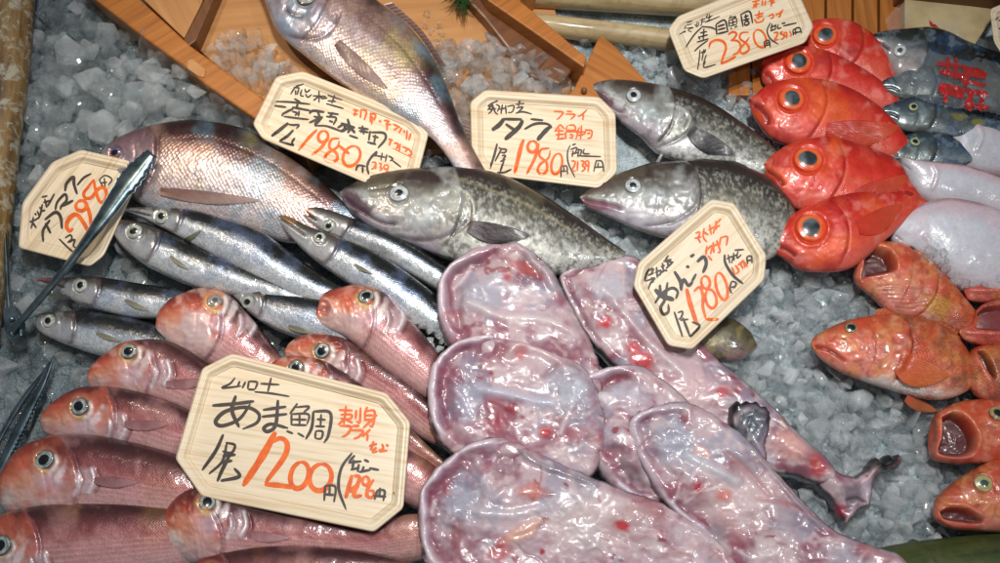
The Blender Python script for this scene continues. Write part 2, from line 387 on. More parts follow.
def fish(name, label, cat, group, top, bot, h, ratio, mat, pal, G=None, tilt=0.0, eyes=(), feats=(), fins=(), gk=1.0, jaw=None, step=1.15, pw=0.8):
    Lt = np.linalg.norm(np.diff(np.array(top, float), axis=0), axis=1).sum()
    Lb = np.linalg.norm(np.diff(np.array(bot, float), axis=0), axis=1).sum()
    n = int(max(Lt, Lb) / step) + 8
    # denser stations at the snout
    A = catmull(top, n); B = catmull(bot, n)
    FOOT.append(np.vstack([A[::6], B[::-6]]))
    mid = (A + B) / 2; half = (A - B) / 2; hw = np.hypot(*half.T)
    sp = np.r_[0, np.cumsum(np.hypot(*np.diff(mid, axis=0).T))]
    mu, ml = 76, 10
    th = np.r_[np.linspace(0, math.pi, mu), np.linspace(math.pi, 2 * math.pi, ml + 2)[1:-1]]; m = len(th)
    c = np.cos(th)[None]; s = np.sin(th)[None]
    x = mid[:, :1] + half[:, :1] * c; y = mid[:, 1:] + half[:, 1:] * c
    k = np.ones(7) / 7; hs = np.convolve(np.pad(hw, 3, 'edge'), k, 'valid')
    tz = ratio * np.minimum(hs, hw * 1.3)[:, None] * np.sign(s) * np.abs(s) ** pw
    zm = h + tilt * c
    V = P(x, y, zm) + tz[..., None] * np.array([0, -0.0, MM])
    X, Y = proj(V.reshape(-1, 3)); X = X.reshape(x.shape); Y = Y.reshape(x.shape)
    # colour
    v = np.broadcast_to(c, x.shape) + 0.10 * (fbm(X / 14, Y / 14, 3, 1) - 0.5); SP = np.broadcast_to(sp[:, None], x.shape)
    wob = pal.get('wob', 0.0)
    if wob: v = v + wob * (fbm(X / 6, Y / 6, 4, 3) - 0.5)
    body = stops(v, sorted(pal['body'])); dz = np.zeros(x.shape); scm = np.ones(x.shape)
    under = np.broadcast_to(s < 0, x.shape)
    if G:
        hg = np.interp(G, sp, hw)
        E = G - 0.38 * hg * (v + 0.1) ** 2 * gk; E2 = 0.62 * G - 0.30 * hg * (v + 0.3) ** 2 * gk + 2
        fade = ss(1.0, 0.82, np.abs(c))
        gs = pal.get('gs', 1.0); fade = fade * gs
        dz = dz + fade * (1.9 * ss(E - 16, E - 1, SP) * (SP < E) + 1.9 * ss(E + 3.5, E, SP) * (SP >= E) - 1.6 * np.exp(-((SP - E - 2.2) / 1.5) ** 2))
        dz = dz + fade * (0.45 * ss(E2 - 10, E2, SP) * (SP < E2) + 0.45 * ss(E2 + 2.5, E2, SP) * (SP >= E2) - 0.3 * np.exp(-((SP - E2 - 1.8) / 1.2) ** 2)) * ss(1, 0.3, v)
        hd = ss(E + 3, E - 2, SP); hsoft = pal.get('hsoft', 0.0); hdc = hd if not hsoft else hd * (1 - 0.75 * ss(E * (1 - hsoft), E, SP)); head = stops(v, sorted(pal.get('head', pal['body'])))
        col = mix(body, head, hdc); scm = 1 - hd * 0.92
        if 'gillc' in pal: col = mix(col, lin(pal['gillc']), 0.7 * np.exp(-((SP - E - 1.5) / 2.2) ** 2) * fade)
    else: col = body; hd = 0 * x
    for (scale, lo, hi, cc, st, where) in pal.get('mott', ()):
        f = fbm(X / scale, Y / scale, 4, int(scale * 3) % 19); g = ss(lo - 0.03, hi + 0.03, f) * st
        g = g * (hd if where == 'head' else (1 - hd) if where == 'body' else (1 - hd) * ss(0.72, 0.5, v) if where == 'flank' else 1)
        col = mix(col, lin(cc), g)
    if 'rows' in pal:    # pale rows of scales along the flank
        per, cc, st, lo, hi = pal['rows']
        g = (0.5 + 0.5 * np.cos(2 * math.pi * c * hw.max() / per + 3.5 * (fbm(X / 26, Y / 26, 3, 5) - .5))) ** 2 * ss(lo, lo + 0.2, -c) * ss(hi, hi - 0.2, -c) * (1 - hd) * st * (0.35 + 0.65 * (0.5 + 0.5 * np.sin(SP * 2.1 + 6 * fbm(X / 12, Y / 12, 2, 6))))
        col = mix(col, lin(cc), g); dz = dz + 0.35 * g
    if 'hn' in pal:      # bony irregular relief of the head
        rg = 1 - np.abs(2 * fbm(X / 13 + 3 * fbm(X / 20, Y / 20, 2, 2), Y / 9, 3, 15) - 1) * 2.4
        dz = dz + pal['hn'] * np.clip(rg, -0.4, 1) * hd * ss(1.0, 0.75, np.abs(c)); col = col * (1 + 0.10 * np.clip(rg, -1, 1) * hd)[..., None]
    if jaw:              # mouth line
        pts, wd, d, cc = jaw; feats = list(feats) + [('g', pts, wd, d, cc, 0.9), ('g', [(a_, b_ + 3.4) for a_, b_ in pts], 2.2, 1.0, None, 0)]
    for (ex, ey, er, es) in eyes:
        q = np.hypot(X - ex, Y - ey) / er
        dz = dz + 0.05 * er * np.exp(-((q - 1.2) / 0.16) ** 2) - 0.12 * er * ss(1.15, 0.9, q)
        if 'halo' in es: col = mix(col, lin(es['halo']), 0.8 * ss(1.75, 1.2, q))
        scm = scm * ss(1.0, 1.6, q)
    dz, col, scm = apply_feats(X, Y, dz, col, scm, feats)
    dz = np.where(under, 0, dz * np.clip(s, 0, 1) ** 0.5)
    dz = dz + np.where(under, 0, 0.9 * (fbm(X / 11, Y / 11, 3, 8) - 0.5) * s)
    V = V + dz[..., None] * np.array([0, 0, MM])
    X, Y = proj(V.reshape(-1, 3)); up = ~under.ravel()
    cen = np.array([V[..., 0].mean(), V[..., 1].mean(), 0.0])
    t = empty(name, label, cat, cen, group)
    # end caps
    V2 = np.concatenate([np.broadcast_to(V[:1].mean(1, keepdims=True), V[:1].shape), V, np.broadcast_to(V[-1:].mean(1, keepdims=True), V[:1].shape)])
    ext = lambda a: np.concatenate([a[:1], a, a[-1:]])
    flow = np.stack([ext(SP), ext(np.broadcast_to(th[None] * hw.max() * 0.8, x.shape))], -1)
    mesh("body", V2.reshape(-1, 3), gridfaces(n + 2, m, True), mat, t, ext(col).reshape(-1, 3), flow.reshape(-1, 2), ext(scm).ravel())
    Xu, Yu, Vu = X[up], Y[up], V.reshape(-1, 3)[up]
    def samp(px, py):
        px = np.atleast_1d(px); py = np.atleast_1d(py)
        i = np.array([np.argmin((Xu - a) ** 2 + (Yu - b) ** 2) for a, b in zip(px, py)])
        d = np.hypot(Xu[i] - px, Yu[i] - py); z = Vu[i, 2] / MM
        return np.where(d > 4, np.minimum(z, h), z)
    for (ex, ey, er, es) in eyes: make_eye(t, ex, ey, er, Xu, Yu, Vu, es)
    for f in fins:
        kw = f[1] if isinstance(f[1], dict) else {}
        if f[0] == 'strip': strip(t, *f[1:])
        else: fan(t, f[0], samp=samp, **f[1])
    return t, samp

def flesh(name, label, cat, group, poly, h, H, lips=(), feats=(), base=(), seed=0, bowl=5.0, pitch=1.35, amp=2.6, skin=(70, 66, 70), mat=None, gradient=None):
    def rag(q):          # limp torn outline
        return q + 3.4 * np.stack([fbm(q[:, 0] / 7, q[:, 1] / 7, 3, seed + 4) - 0.5, fbm(q[:, 0] / 7, q[:, 1] / 7, 3, seed + 8) - 0.5], 1)
    out = rag(catmull(list(poly) + [poly[0]], 190, 10)[:-1]); FOOT.append(out[::5])
    x0, y0 = out.min(0) - 3; x1, y1 = out.max(0) + 3
    gx = np.arange(x0, x1, pitch); gy = np.arange(y0, y1, pitch); X, Y = np.meshgrid(gx, gy, indexing='ij')
    sd = sdf(X, Y, out); ins = sd > 0; nx, ny = X.shape
    F = gridfaces(nx, ny); keep = ins.ravel()[F].any(1); F = F[keep]
    used = np.unique(F); outm = used[~ins.ravel()[used]]
    Xf, Yf = X.ravel().copy(), Y.ravel().copy(); dense = rag(catmull(list(poly) + [poly[0]], 900, 16))
    for i in outm:
        j = np.argmin((dense[:, 0] - Xf[i]) ** 2 + (dense[:, 1] - Yf[i]) ** 2); Xf[i], Yf[i] = dense[j]
    X = Xf[used]; Y = Yf[used]; d = np.clip(sd.ravel()[used], 0, None); edge = ~ins.ravel()[used]; d[edge] = 0
    wx = X + 14 * (fbm(X / 30, Y / 30, 3, seed) - 0.5); wy = Y + 14 * (fbm(X / 30, Y / 30, 3, seed + 5) - 0.5)
    f1 = fbm(wx / 26, wy / 26, 4, seed + 1); f1s = fbm(wx / 24, wy / 20, 2, seed + 1); f2 = fbm(wx / 12, wy / 9, 4, seed + 2); f3 = fbm(wx / 5, wy / 5, 3, seed + 3)
    rid = 1 - np.abs(2 * f2 - 1) * 2.2
    z = h + H * np.sqrt(np.clip(d / 9, 0, 1)) * 0.75 + H * 0.25 * ss(5, 32, d) + ss(2, 12, d) * (12.0 * (fbm(wx / 58, wy / 46, 2, seed + 6) - 0.5) + amp * 1.6 * (f1s - 0.5) + amp * 0.22 * np.clip(rid, -0.5, 1) + 0.1 * (f3 - 0.5))
    # colours of flesh and membranes
    c = mix(np.broadcast_to(lin((198, 174, 180)), X.shape + (3,)), lin((154, 100, 116)), ss(0.40, 0.68, f1))
    c = mix(c, lin((146, 152, 170)), ss(0.45, 0.66, fbm(wx / 34, wy / 34, 3, seed + 9)) * 0.55)
    c = mix(c, lin((218, 198, 196)), ss(0.52, 0.75, f2) * 0.6)
    c = mix(c, lin((160, 78, 88)), ss(0.58, 0.84, fbm(wx / 30, wy / 20, 3, seed + 11)) * 0.6)
    c = mix(c, lin((150, 40, 48)), ss(0.74, 0.84, fbm(wx / 16, wy / 12, 3, seed + 13)) * 0.8)
    for (bx, by, rx, ry, cc, st) in base:
        q = np.hypot((X - bx) / rx, (Y - by) / ry) + 0.5 * (f2 - 0.5); c = mix(c, lin(cc), ss(1.2, 0.3, q) * st)
    c = mix(c, lin(skin), ss(3.4, 1.4, d) * 0.85)
    for lp in lips:
        pts = lp[0]; wd = (lp[1] if len(lp) > 1 else 9.0) * 1.12; col2 = lp[2] if len(lp) > 2 else (198, 178, 192)
        dl, pos = dist_line(X, Y, catmull(pts, 60)); e = ss(0, 0.06, pos) * ss(1, 0.9, pos) * (0.45 + 0.55 * ss(0.38, 0.55, fbm(X / 26, Y / 26, 2, seed + 14))); wob = 1 + 1.0 * (fbm(X / 22, Y / 22, 3, seed + 3) - 0.5); dl = dl / wob
        z = z + e * (3.6 * np.exp(-((dl - wd * 0.55) / (wd * 0.42)) ** 2) - bowl * np.exp(-((dl - wd * 1.9) / (wd * 0.85)) ** 2))
        c = mix(c, lin(col2), e * ss(wd * 1.15, wd * 0.8, dl) * 0.95)
        c = mix(c, lin((140, 86, 104)), e * np.exp(-((dl - wd * 1.5) / (wd * 0.42)) ** 2) * 0.85)
        c = mix(c, lin((118, 44, 56)), e * np.exp(-((dl - wd * 1.3) / (wd * 0.15)) ** 2) * 0.6 * ss(.35, .6, fbm(X / 8, Y / 8, 3, 9)))
        c = mix(c, lin((226, 214, 220)), e * np.exp(-((dl - wd * 0.5) / (wd * 0.22)) ** 2) * 0.75)
        c = mix(c, lin((150, 104, 124)), e * ss(wd * 0.75, wd * 1.1, dl) * ss(wd * 1.3, wd, dl) * 0.6)
        c = mix(c, lin(skin), e * ss(3.2, 1.2, dl) * ss(0.25, 0.5, fbm(X / 7, Y / 7, 3, 12)))
    rr = np.random.RandomState(seed + 100); extra = []; lo_, hi_ = out.min(0), out.max(0); mx_ = (hi_ - lo_).max()
    for k in range(int(mx_ / 12)):            # strands of membrane and small vessels
        a0 = rr.uniform(lo_, hi_); an = rr.uniform(0, math.pi); ln = rr.uniform(14, 46); pts = [a0]
        for _ in range(3): an += rr.uniform(-0.5, 0.5); pts.append(pts[-1] + np.array([math.cos(an), math.sin(an)]) * ln / 3)
        kind = rr.rand()
        if kind < 0.55: extra.append(('g', pts, rr.uniform(1.2, 3.2), rr.uniform(0.4, 1.3), (226, 212, 214), rr.uniform(0.35, 0.75)))
        elif kind < 0.8: extra.append(('g', pts, rr.uniform(1.5, 3.5), -rr.uniform(0.5, 1.6), (150, 98, 112), rr.uniform(0.3, 0.6)))
        else: extra.append(('g', pts, rr.uniform(0.6, 1.4), 0.0, (150, 40, 50), rr.uniform(0.3, 0.7)))
    feats = extra + list(feats)
    dz, c, _ = apply_feats(X, Y, np.zeros(X.shape), c, np.ones(X.shape), feats); dz = dz * ss(0, 6, d)
    z = z + dz; z[edge] = h - 10
    hm = h + 0.7 * H; V = P(X, Y, hm); V[:, 2] += (z - hm) * MM     # relief rises straight up from the traced plan
    remap = np.full(nx * ny, -1); remap[used] = np.arange(len(used)); F = remap[F]
    cen = np.array([V[:, 0].mean(), V[:, 1].mean(), 0.0])
    t = empty(name, label, cat, cen, group)
    mesh("body", V, F, mat or M_flesh, t, c)
    return t, (X, Y, z)

# ---- price tags
M_paper = wood_material('woodgrain_paper', [(0.25, (205, 176, 138)), (0.45, (236, 214, 180)), (0.6, (243, 226, 198)), (0.75, (222, 194, 154))], (0.012, 0.22, 1), 0.42, 0.12, True, 0.0001)
M_black = ink('black_marker', (58, 48, 42)); M_orange = ink('orange_marker', (250, 96, 10))
def offset_poly(p, d):
    p = np.array(p, float); n = len(p); a = 0.5 * np.sum(p[:, 0] * np.roll(p[:, 1], -1) - np.roll(p[:, 0], -1) * p[:, 1]); sg = 1 if a > 0 else -1
    L = []
    for i in range(n):
        e = p[(i + 1) % n] - p[i]; e /= np.linalg.norm(e); nr = np.array([-e[1], e[0]]) * sg; L.append((p[i] + nr * d, e))
    out = []
    for i in range(n):
        (p1, e1), (p2, e2) = L[i - 1], L[i]
        t = ((p2 - p1)[0] * e2[1] - (p2 - p1)[1] * e2[0]) / (e1[0] * e2[1] - e1[1] * e2[0]); out.append(p1 + e1 * t)
    return np.array(out)
def rounded(p, r):
    out = []; n = len(p)
    for i in range(n):
        a, b, c = p[i - 1], p[i], p[(i + 1) % n]
        u = (a - b) / np.linalg.norm(a - b); v = (c - b) / np.linalg.norm(c - b)
        for t in np.linspace(0, 1, 5): out.append((1 - t) ** 2 * (b + u * r) + 2 * t * (1 - t) * b + t * t * (b + v * r))
    return np.array(out)
def price_tag(label, poly, h, slope, grain, origin, scale, black, orange, group="octagonal paper price tags", wb=4.5, wo=9, rimk=1.0, wk=1.0):
    poly = np.array(poly, float); cx, cy = poly.mean(0)
    Z = lambda x, y: h + slope[0] * (x - cx) + slope[1] * (y - cy)
    FOOT.append(poly)
    prof = [(0.0, -4.0), (0.0, 0.0), (0.5, 1.6), (1.4, 2.4), (2.6, 2.5), (3.5, 2.0), (4.2, 1.4), (5.0, 1.5), (6.0, 1.7), (7.0, 1.2), (8.5, -0.8), (10.0, -2.6), (11.2, -3.4), (12.5, -3.6)]
    rings = []; zs = []
    for o, z in prof:
        q = rounded(offset_poly(poly, o * rimk), 4.0); rings.append(q); zs.append(z)
    m = len(rings[0]); R_ = np.array(rings)
    x, y = R_[..., 0], R_[..., 1]; z = Z(x, y) + np.array(zs)[:, None]
    V = P(x, y, z).reshape(-1, 3); F = gridfaces(len(prof), m, True).tolist()
    if True:
        F.append([(len(prof) - 1) * m + i for i in range(m)])
    # underside, 1 mm below the floor
    nb = len(V); q = rounded(offset_poly(poly, 1.0), 4.0); V = np.vstack([V, P(q[:, 0], q[:, 1], Z(q[:, 0], q[:, 1]) - 5.2)])
    F.append([nb + i for i in range(m)][::-1]); F += [[nb + i, nb + (i + 1) % m, (i + 1) % m, i] for i in range(m)]
    xs = np.r_[x.ravel(), q[:, 0]]; ys = np.r_[y.ravel(), q[:, 1]]; g = math.radians(grain)
    fl = np.stack([(xs - cx) * math.cos(g) + (ys - cy) * math.sin(g) + h * 7, -(xs - cx) * math.sin(g) + (ys - cy) * math.cos(g) + h * 3], -1)
    c0 = P(cx, cy, h); t = empty("price_tag", label, "price tag", c0, group)
    o = mesh("tray", V, F, M_paper, t, uv=fl, smooth=True)
    for pl in o.data.polygons[-m - 2:]: pl.use_smooth = False
    for nm, data, mt, wd in (("handwriting", black, M_black, wb), ("price_writing", orange, M_orange, wo)):
        Vs = []; Fs = []; k = 0; nv = 0
        for ln in data:
            wcur = wd; org2, sc2 = origin, scale
            if ln[0] == '@': hd_, ln = ln.split(' ', 1); a_ = [float(v) for v in hd_[1:].split(',')]; org2, sc2 = a_[:2], a_[2]; wk2 = 1.2
            else: wk2 = wk
            for st in ln.strip().split('/'):
                tk = st.split()
                if not tk: continue
                if tk[0].startswith('w'): wcur = float(tk[0][1:]); tk = tk[1:]
                if not tk: continue
                if tk[0].startswith('o'):
                    a = [float(v) for v in tk[0][1:].split(',')]; tt = np.linspace(-1.9, 4.6, 22); r = math.radians(a[4])
                    pts = [(a[0] + a[2] * math.cos(v) * math.cos(r) - a[3] * math.sin(v) * math.sin(r), a[1] + a[2] * math.cos(v) * math.sin(r) + a[3] * math.sin(v) * math.cos(r)) for v in tt]
                else: pts = [tuple(float(v) for v in q_.split(',')) for q_ in tk]
                if len(pts) < 2: pts.append((pts[0][0] + wcur * 0.5, pts[0][1]))
                pts = np.array(pts) / sc2 + np.array(org2); wr = wcur * wk2 / sc2
                L = np.linalg.norm(np.diff(pts, axis=0), axis=1).sum(); n = max(8, int(L / 0.9)); c = catmull(pts, n, 10)
                d = np.gradient(c, axis=0); d /= np.linalg.norm(d, axis=1)[:, None] + 1e-9; nr = np.stack([-d[:, 1], d[:, 0]], 1)
                s = np.linspace(0, 1, n); prf = (0.72 + 0.28 * np.sin(s * math.pi)) * (1 + 0.25 * (fbm(s * 5 + k, s * 0 + k * 3.1, 2) - 0.5)) * (0.7 + 0.3 * ss(0, 0.06, s)) * (0.55 + 0.45 * ss(1, 0.92, s))
                ww = (wr / 2 * prf)[:, None]; a_, b_ = c + nr * ww, c - nr * ww
                zz = 0.16 + 0.012 * k + 0.012 * s
                x_ = np.stack([a_[:, 0], b_[:, 0]], 1); y_ = np.stack([a_[:, 1], b_[:, 1]], 1)
                fz = np.interp(sdf(x_, y_, poly) / rimk, [q_[0] for q_ in prof[1:]], [q_[1] for q_ in prof[1:]])   # ink lies on the tray, up its sloping wall too
                Vs.append(P(x_, y_, Z(x_, y_) + fz + zz[:, None]).reshape(-1, 3)); Fs.append(gridfaces(n, 2) + nv); nv += 2 * n; k += 1
        if Vs: mesh(nm, np.vstack(Vs), np.vstack(Fs), mt, t, smooth=False)
    return t

# ---- loose ice
def ice_templates(k=16, seed=3):
    """broken ice: convex lumps of few facets with a narrow melted edge"""
    import bmesh
    r = np.random.RandomState(seed); out = []
    for i in range(k):
        bm = bmesh.new(); n = r.randint(9, 15)
        q = r.randn(n, 3); q /= np.linalg.norm(q, axis=1)[:, None]; q *= r.uniform(0.8, 1.1, (n, 1)); q *= r.uniform(0.75, 1.22, 3)
        for v in q: bm.verts.new(v)
        bmesh.ops.convex_hull(bm, input=bm.verts)
        bmesh.ops.bevel(bm, geom=list(bm.edges), offset=0.09, segments=2, profile=0.5, affect='EDGES', clamp_overlap=True)
        for v in bm.verts:
            if v.co.length > 1.35: v.co = v.co.normalized() * 1.35
        bmesh.ops.triangulate(bm, faces=bm.faces)
        bm.verts.ensure_lookup_table(); bm.verts.index_update()
        out.append((np.array([v.co[:] for v in bm.verts]), np.array([[v.index for v in f.verts] for f in bm.faces]))); bm.free()
    return out
ICE_T = ice_templates()
def rotm(r):
    q = r.randn(4); q /= np.linalg.norm(q); a, b, c, d = q
    return np.array([[1 - 2 * (c * c + d * d), 2 * (b * c - a * d), 2 * (b * d + a * c)], [2 * (b * c + a * d), 1 - 2 * (b * b + d * d), 2 * (c * d - a * b)], [2 * (b * d - a * c), 2 * (c * d + a * b), 1 - 2 * (b * b + c * c)]])
def ice_pile(name, label, cat, pieces, mat, seed=1):
    """pieces: (x, y, z, size)"""
    r = np.random.RandomState(seed); Vs = []; Fs = []; Cs = []; n = 0
    for (x, y, z, s) in pieces:
        fr_ = r.rand()
        tv, tf = ICE_T[r.randint(len(ICE_T))]; v = tv @ rotm(r).T * s * MM + P(x, y, z); Vs.append(v); Fs.append(tf + n); Cs.append(np.full((len(v), 3), fr_)); n += len(v)
    o = mesh(name, np.vstack(Vs), np.vstack(Fs), mat, smooth=False, col=np.vstack(Cs))
    return tag(o, label, cat, None, 'stuff')
def covered(x, y, margin=10):
    return any(sdf(np.array([x]), np.array([y]), f)[0] > margin for f in FOOT)

# ---- solid pieces of board and pole
def prism(name, poly, z0, z1, mat, parent=None, bev=1.5, flow=0):
    """board: traced top outline at z1, straight down to z0, softened edge"""
    p = np.array(poly, float); prof = [(0, z0), (0, z1 - bev), (bev * 0.3, z1 - bev * 0.3), (bev, z1)]
    out = []; base = P(p[:, 0], p[:, 1], np.full(len(p), z1))
    cs = []
    for o, z in prof:
        q = rounded(offset_poly(p, o), 1.2) if o else rounded(p, 1.2)
        v = P(q[:, 0], q[:, 1], z1); v[:, 2] = z * MM; cs.append(v)
    m = len(cs[0]); V = np.vstack(cs); F = gridfaces(len(prof), m, True).tolist() + [[(len(prof) - 1) * m + i for i in range(m)]]
    g = math.radians(flow); xs = V[:, 0] / MM; ys = V[:, 1] / MM
    fl = np.stack([xs * math.cos(g) - ys * math.sin(g) + 0.3 * V[:, 2] / MM, xs * math.sin(g) + ys * math.cos(g) + V[:, 2] / MM], -1)
    o = mesh(name, V, F, mat, parent, uv=fl, smooth=False)
    return o
def tube(name, pts, rad, mat, parent=None, seg=40, colf=None, n=80, nodes=()):
    """pole through (x,y,z) traced points; rad in mm (number or list)"""
    c = catmull(pts, n); W = P(c[:, 0], c[:, 1], c[:, 2]); r = np.interp(np.linspace(0, 1, n), np.linspace(0, 1, np.size(rad)), np.atleast_1d(rad)) * MM
    t = np.gradient(W, axis=0); t /= np.linalg.norm(t, axis=1)[:, None]
    up = np.array([0, 0, 1.0]); a = np.cross(t, up); a /= np.linalg.norm(a, axis=1)[:, None]; b = np.cross(a, t)
    th = np.linspace(0, 2 * math.pi, seg, endpoint=False); s = np.linspace(0, 1, n)
    for nd in nodes: r = r * (1 + 0.10 * np.exp(-((s - nd) / 0.006) ** 2) - 0.03 * np.exp(-((s - nd - 0.015) / 0.006) ** 2))
    V = W[:, None] + r[:, None, None] * (np.cos(th)[None, :, None] * a[:, None] + np.sin(th)[None, :, None] * b[:, None])
    L = np.r_[0, np.cumsum(np.linalg.norm(np.diff(W, axis=0), axis=1))] / MM
    fl = np.stack([np.broadcast_to(L[:, None], (n, seg)), np.broadcast_to(th[None] * r.mean() / MM, (n, seg))], -1).reshape(-1, 2)
    Vc = np.concatenate([np.broadcast_to(W[:1, None], (1, seg, 3)), V, np.broadcast_to(W[-1:, None], (1, seg, 3))]).reshape(-1, 3)
    fl = np.vstack([fl[:seg], fl, fl[-seg:]])
    return mesh(name, Vc, gridfaces(n + 2, seg, True), mat, parent, uv=fl)

# ================================================================== THE PLACE
# ---- ice bed (the ground everything lies on)
def ice_bed():
    gx = np.arange(-120, 1125, 5.0); gy = np.arange(-160, 700, 5.0); X, Y = np.meshgrid(gx, gy, indexing='ij')
    z = -9 + 13 * (fbm(X / 38, Y / 38, 4, 2) - 0.5) + 5 * (fbm(X / 12, Y / 12, 3, 6) - 0.5)
    V = P(X, Y, z).reshape(-1, 3)
    f = ss(520, 180, X) * 0.62 + 0.25 * ss(0.5, 0.3, fbm(X / 60, Y / 60, 2, 3))     # bed colour darker towards the left, with random darker patches
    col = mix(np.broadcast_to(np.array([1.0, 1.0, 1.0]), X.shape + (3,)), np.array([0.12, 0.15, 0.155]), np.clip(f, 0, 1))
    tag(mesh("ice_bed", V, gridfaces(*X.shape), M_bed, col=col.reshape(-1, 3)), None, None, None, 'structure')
ice_bed()
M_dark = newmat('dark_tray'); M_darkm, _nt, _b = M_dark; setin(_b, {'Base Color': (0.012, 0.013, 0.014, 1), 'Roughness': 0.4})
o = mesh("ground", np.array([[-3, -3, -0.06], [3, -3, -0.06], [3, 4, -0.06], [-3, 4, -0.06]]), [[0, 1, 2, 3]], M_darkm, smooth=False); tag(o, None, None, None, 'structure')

# ---- wood, bamboo and crate pieces along the edges
M_cedar = wood_material('orange_cedar', [(0.28, (150, 88, 32)), (0.5, (178, 108, 42)), (0.7, (190, 120, 52))], (0.006, 0.16, 0.16), 0.4, 0.35, True)
M_cedar2 = wood_material('pale_cedar', [(0.28, (170, 116, 66)), (0.5, (190, 134, 80)), (0.72, (200, 148, 94))], (0.004, 0.07, 0.1), 0.42, 0.3, True)
M_cedar3 = wood_material('dark_cedar', [(0.28, (84, 48, 22)), (0.5, (110, 66, 32)), (0.72, (126, 78, 40))], (0.006, 0.12, 0.15), 0.45, 0.25, True)
def bamboo_mat(name, st, blot, k=0.6, sc_=(0.012, 0.10, 1)):
    m, nt, b = newmat(name); L = nt.links
    a = nt.nodes.new('ShaderNodeAttribute'); a.attribute_name = 'flow'
    mp = nt.nodes.new('ShaderNodeMapping'); mp.inputs['Scale'].default_value = sc_; L.new(a.outputs['Vector'], mp.inputs['Vector'])
    n1 = noise_(nt, 1.0, 5, mp.outputs[0], 0.65); geo = nt.nodes.new('ShaderNodeNewGeometry'); n2 = noise_(nt, 75, 6, geo.outputs['Position'], 0.7); n2.inputs['Distortion'].default_value = 0.6
    c1 = ramp_(nt, n1.outputs[0], st); f = ramp_(nt, n2.outputs[0], [(0.50, (0, 0, 0)), (0.60, (255, 255, 255))])
    mx = nt.nodes.new('ShaderNodeMix'); mx.data_type = 'RGBA'; L.new(math_(nt, 'MULTIPLY', f, k), mx.inputs[0]); L.new(c1, mx.inputs[6]); mx.inputs[7].default_value = (*lin(blot), 1)
    L.new(mx.outputs[2], b.inputs['Base Color']); L.new(bump_(nt, n2.outputs[0], 0.4, 0.001), b.inputs['Normal'])
    setin(b, {'Roughness': 0.5, 'Coat Weight': 0.15}); return m
M_bam = bamboo_mat('weathered_bamboo', [(0.3, (64, 46, 26)), (0.48, (122, 92, 52)), (0.62, (150, 120, 74)), (0.75, (92, 70, 40))], (180, 176, 156), 0.8)
M_bam2 = bamboo_mat('cream_bamboo', [(0.3, (150, 128, 88)), (0.5, (186, 164, 122)), (0.7, (200, 182, 142))], (140, 116, 76), 0.35)
M_bam3 = bamboo_mat('green_bamboo', [(0.3, (38, 48, 20)), (0.5, (62, 76, 30)), (0.7, (80, 88, 40))], (92, 84, 50), 0.5)
def thing(o, label, cat, group=None): return tag(o, label, cat, group)
thing(tube("bamboo_pole", [(17, -60, 22), (12, 40, 22), (-3, 160, 20), (-13, 250, 18), (-24, 340, 16)], 20, M_bam, nodes=(0.62,)), "weathered bamboo pole with pale lichen blotches standing along the left edge of the ice", "bamboo pole")
thing(tube("bamboo_pole", [(860, 590, 16), (930, 577, 17), (1060, 566, 18)], [30, 31, 32], M_bam3, nodes=(0.32,)), "dark green bamboo pole under the open mouthed rockfish at the bottom right corner", "bamboo pole")
thing(tube("bamboo_pole", [(500, -10, 12), (640, -2, 12), (726, 3, 12)], 17, M_bam2), "upper pale tan bamboo pole running behind the wooden boat", "bamboo pole", )
thing(tube("bamboo_pole", [(500, 20, 8), (640, 36, 8), (726, 46, 8)], 12, M_bam2), "lower pale tan bamboo pole touching the ice behind the boat prow", "bamboo pole")
# slatted crate behind the red fish
cr = empty("wooden_crate", "brown slatted wooden crate side behind the red big-eyed fish", "crate", P(825, 30, 0))
xs = [728, 756, 786, 800, 826, 852, 878, 904]
for a, b in ((728, 750), (752, 774), (776, 800), (802, 824.5), (827, 851.5), (854, 877.5), (880, 903)):
    prism("slat", [(a, -40), (b, -40), (b + 0.5, 95), (a + 0.5, 95)], -20, 3 + (a % 3), M_cedar, cr, 1.0, 90)
prism("crossbar", [(725, -48), (905, -48), (905, -36), (725, -36)], -20, 14, M_cedar3, cr, 1.2, 0)
# cream box edge upper right
M_foam, nt_, b_ = newmat('cream_board'); geo_ = nt_.nodes.new('ShaderNodeNewGeometry'); n_ = noise_(nt_, 30, 4, geo_.outputs['Position'])
nt_.links.new(ramp_(nt_, n_.outputs[0], [(0.3, (176, 150, 104)), (0.6, (206, 184, 138))]), b_.inputs['Base Color']); setin(b_, {'Roughness': 0.6})
bx_ = empty("cream_box", "cream coloured box edge behind the large bagged silver fish", "box", P(960, 10, 0))
prism("side_board", [(905, -6), (998, 9), (975, 45), (905, 38)], -10, 18, M_foam, bx_, 1.5)
prism("rim_board", [(905, -30), (1060, -12), (1060, 4), (905, -12)], 0, 36, M_cedar3, bx_, 1.5)

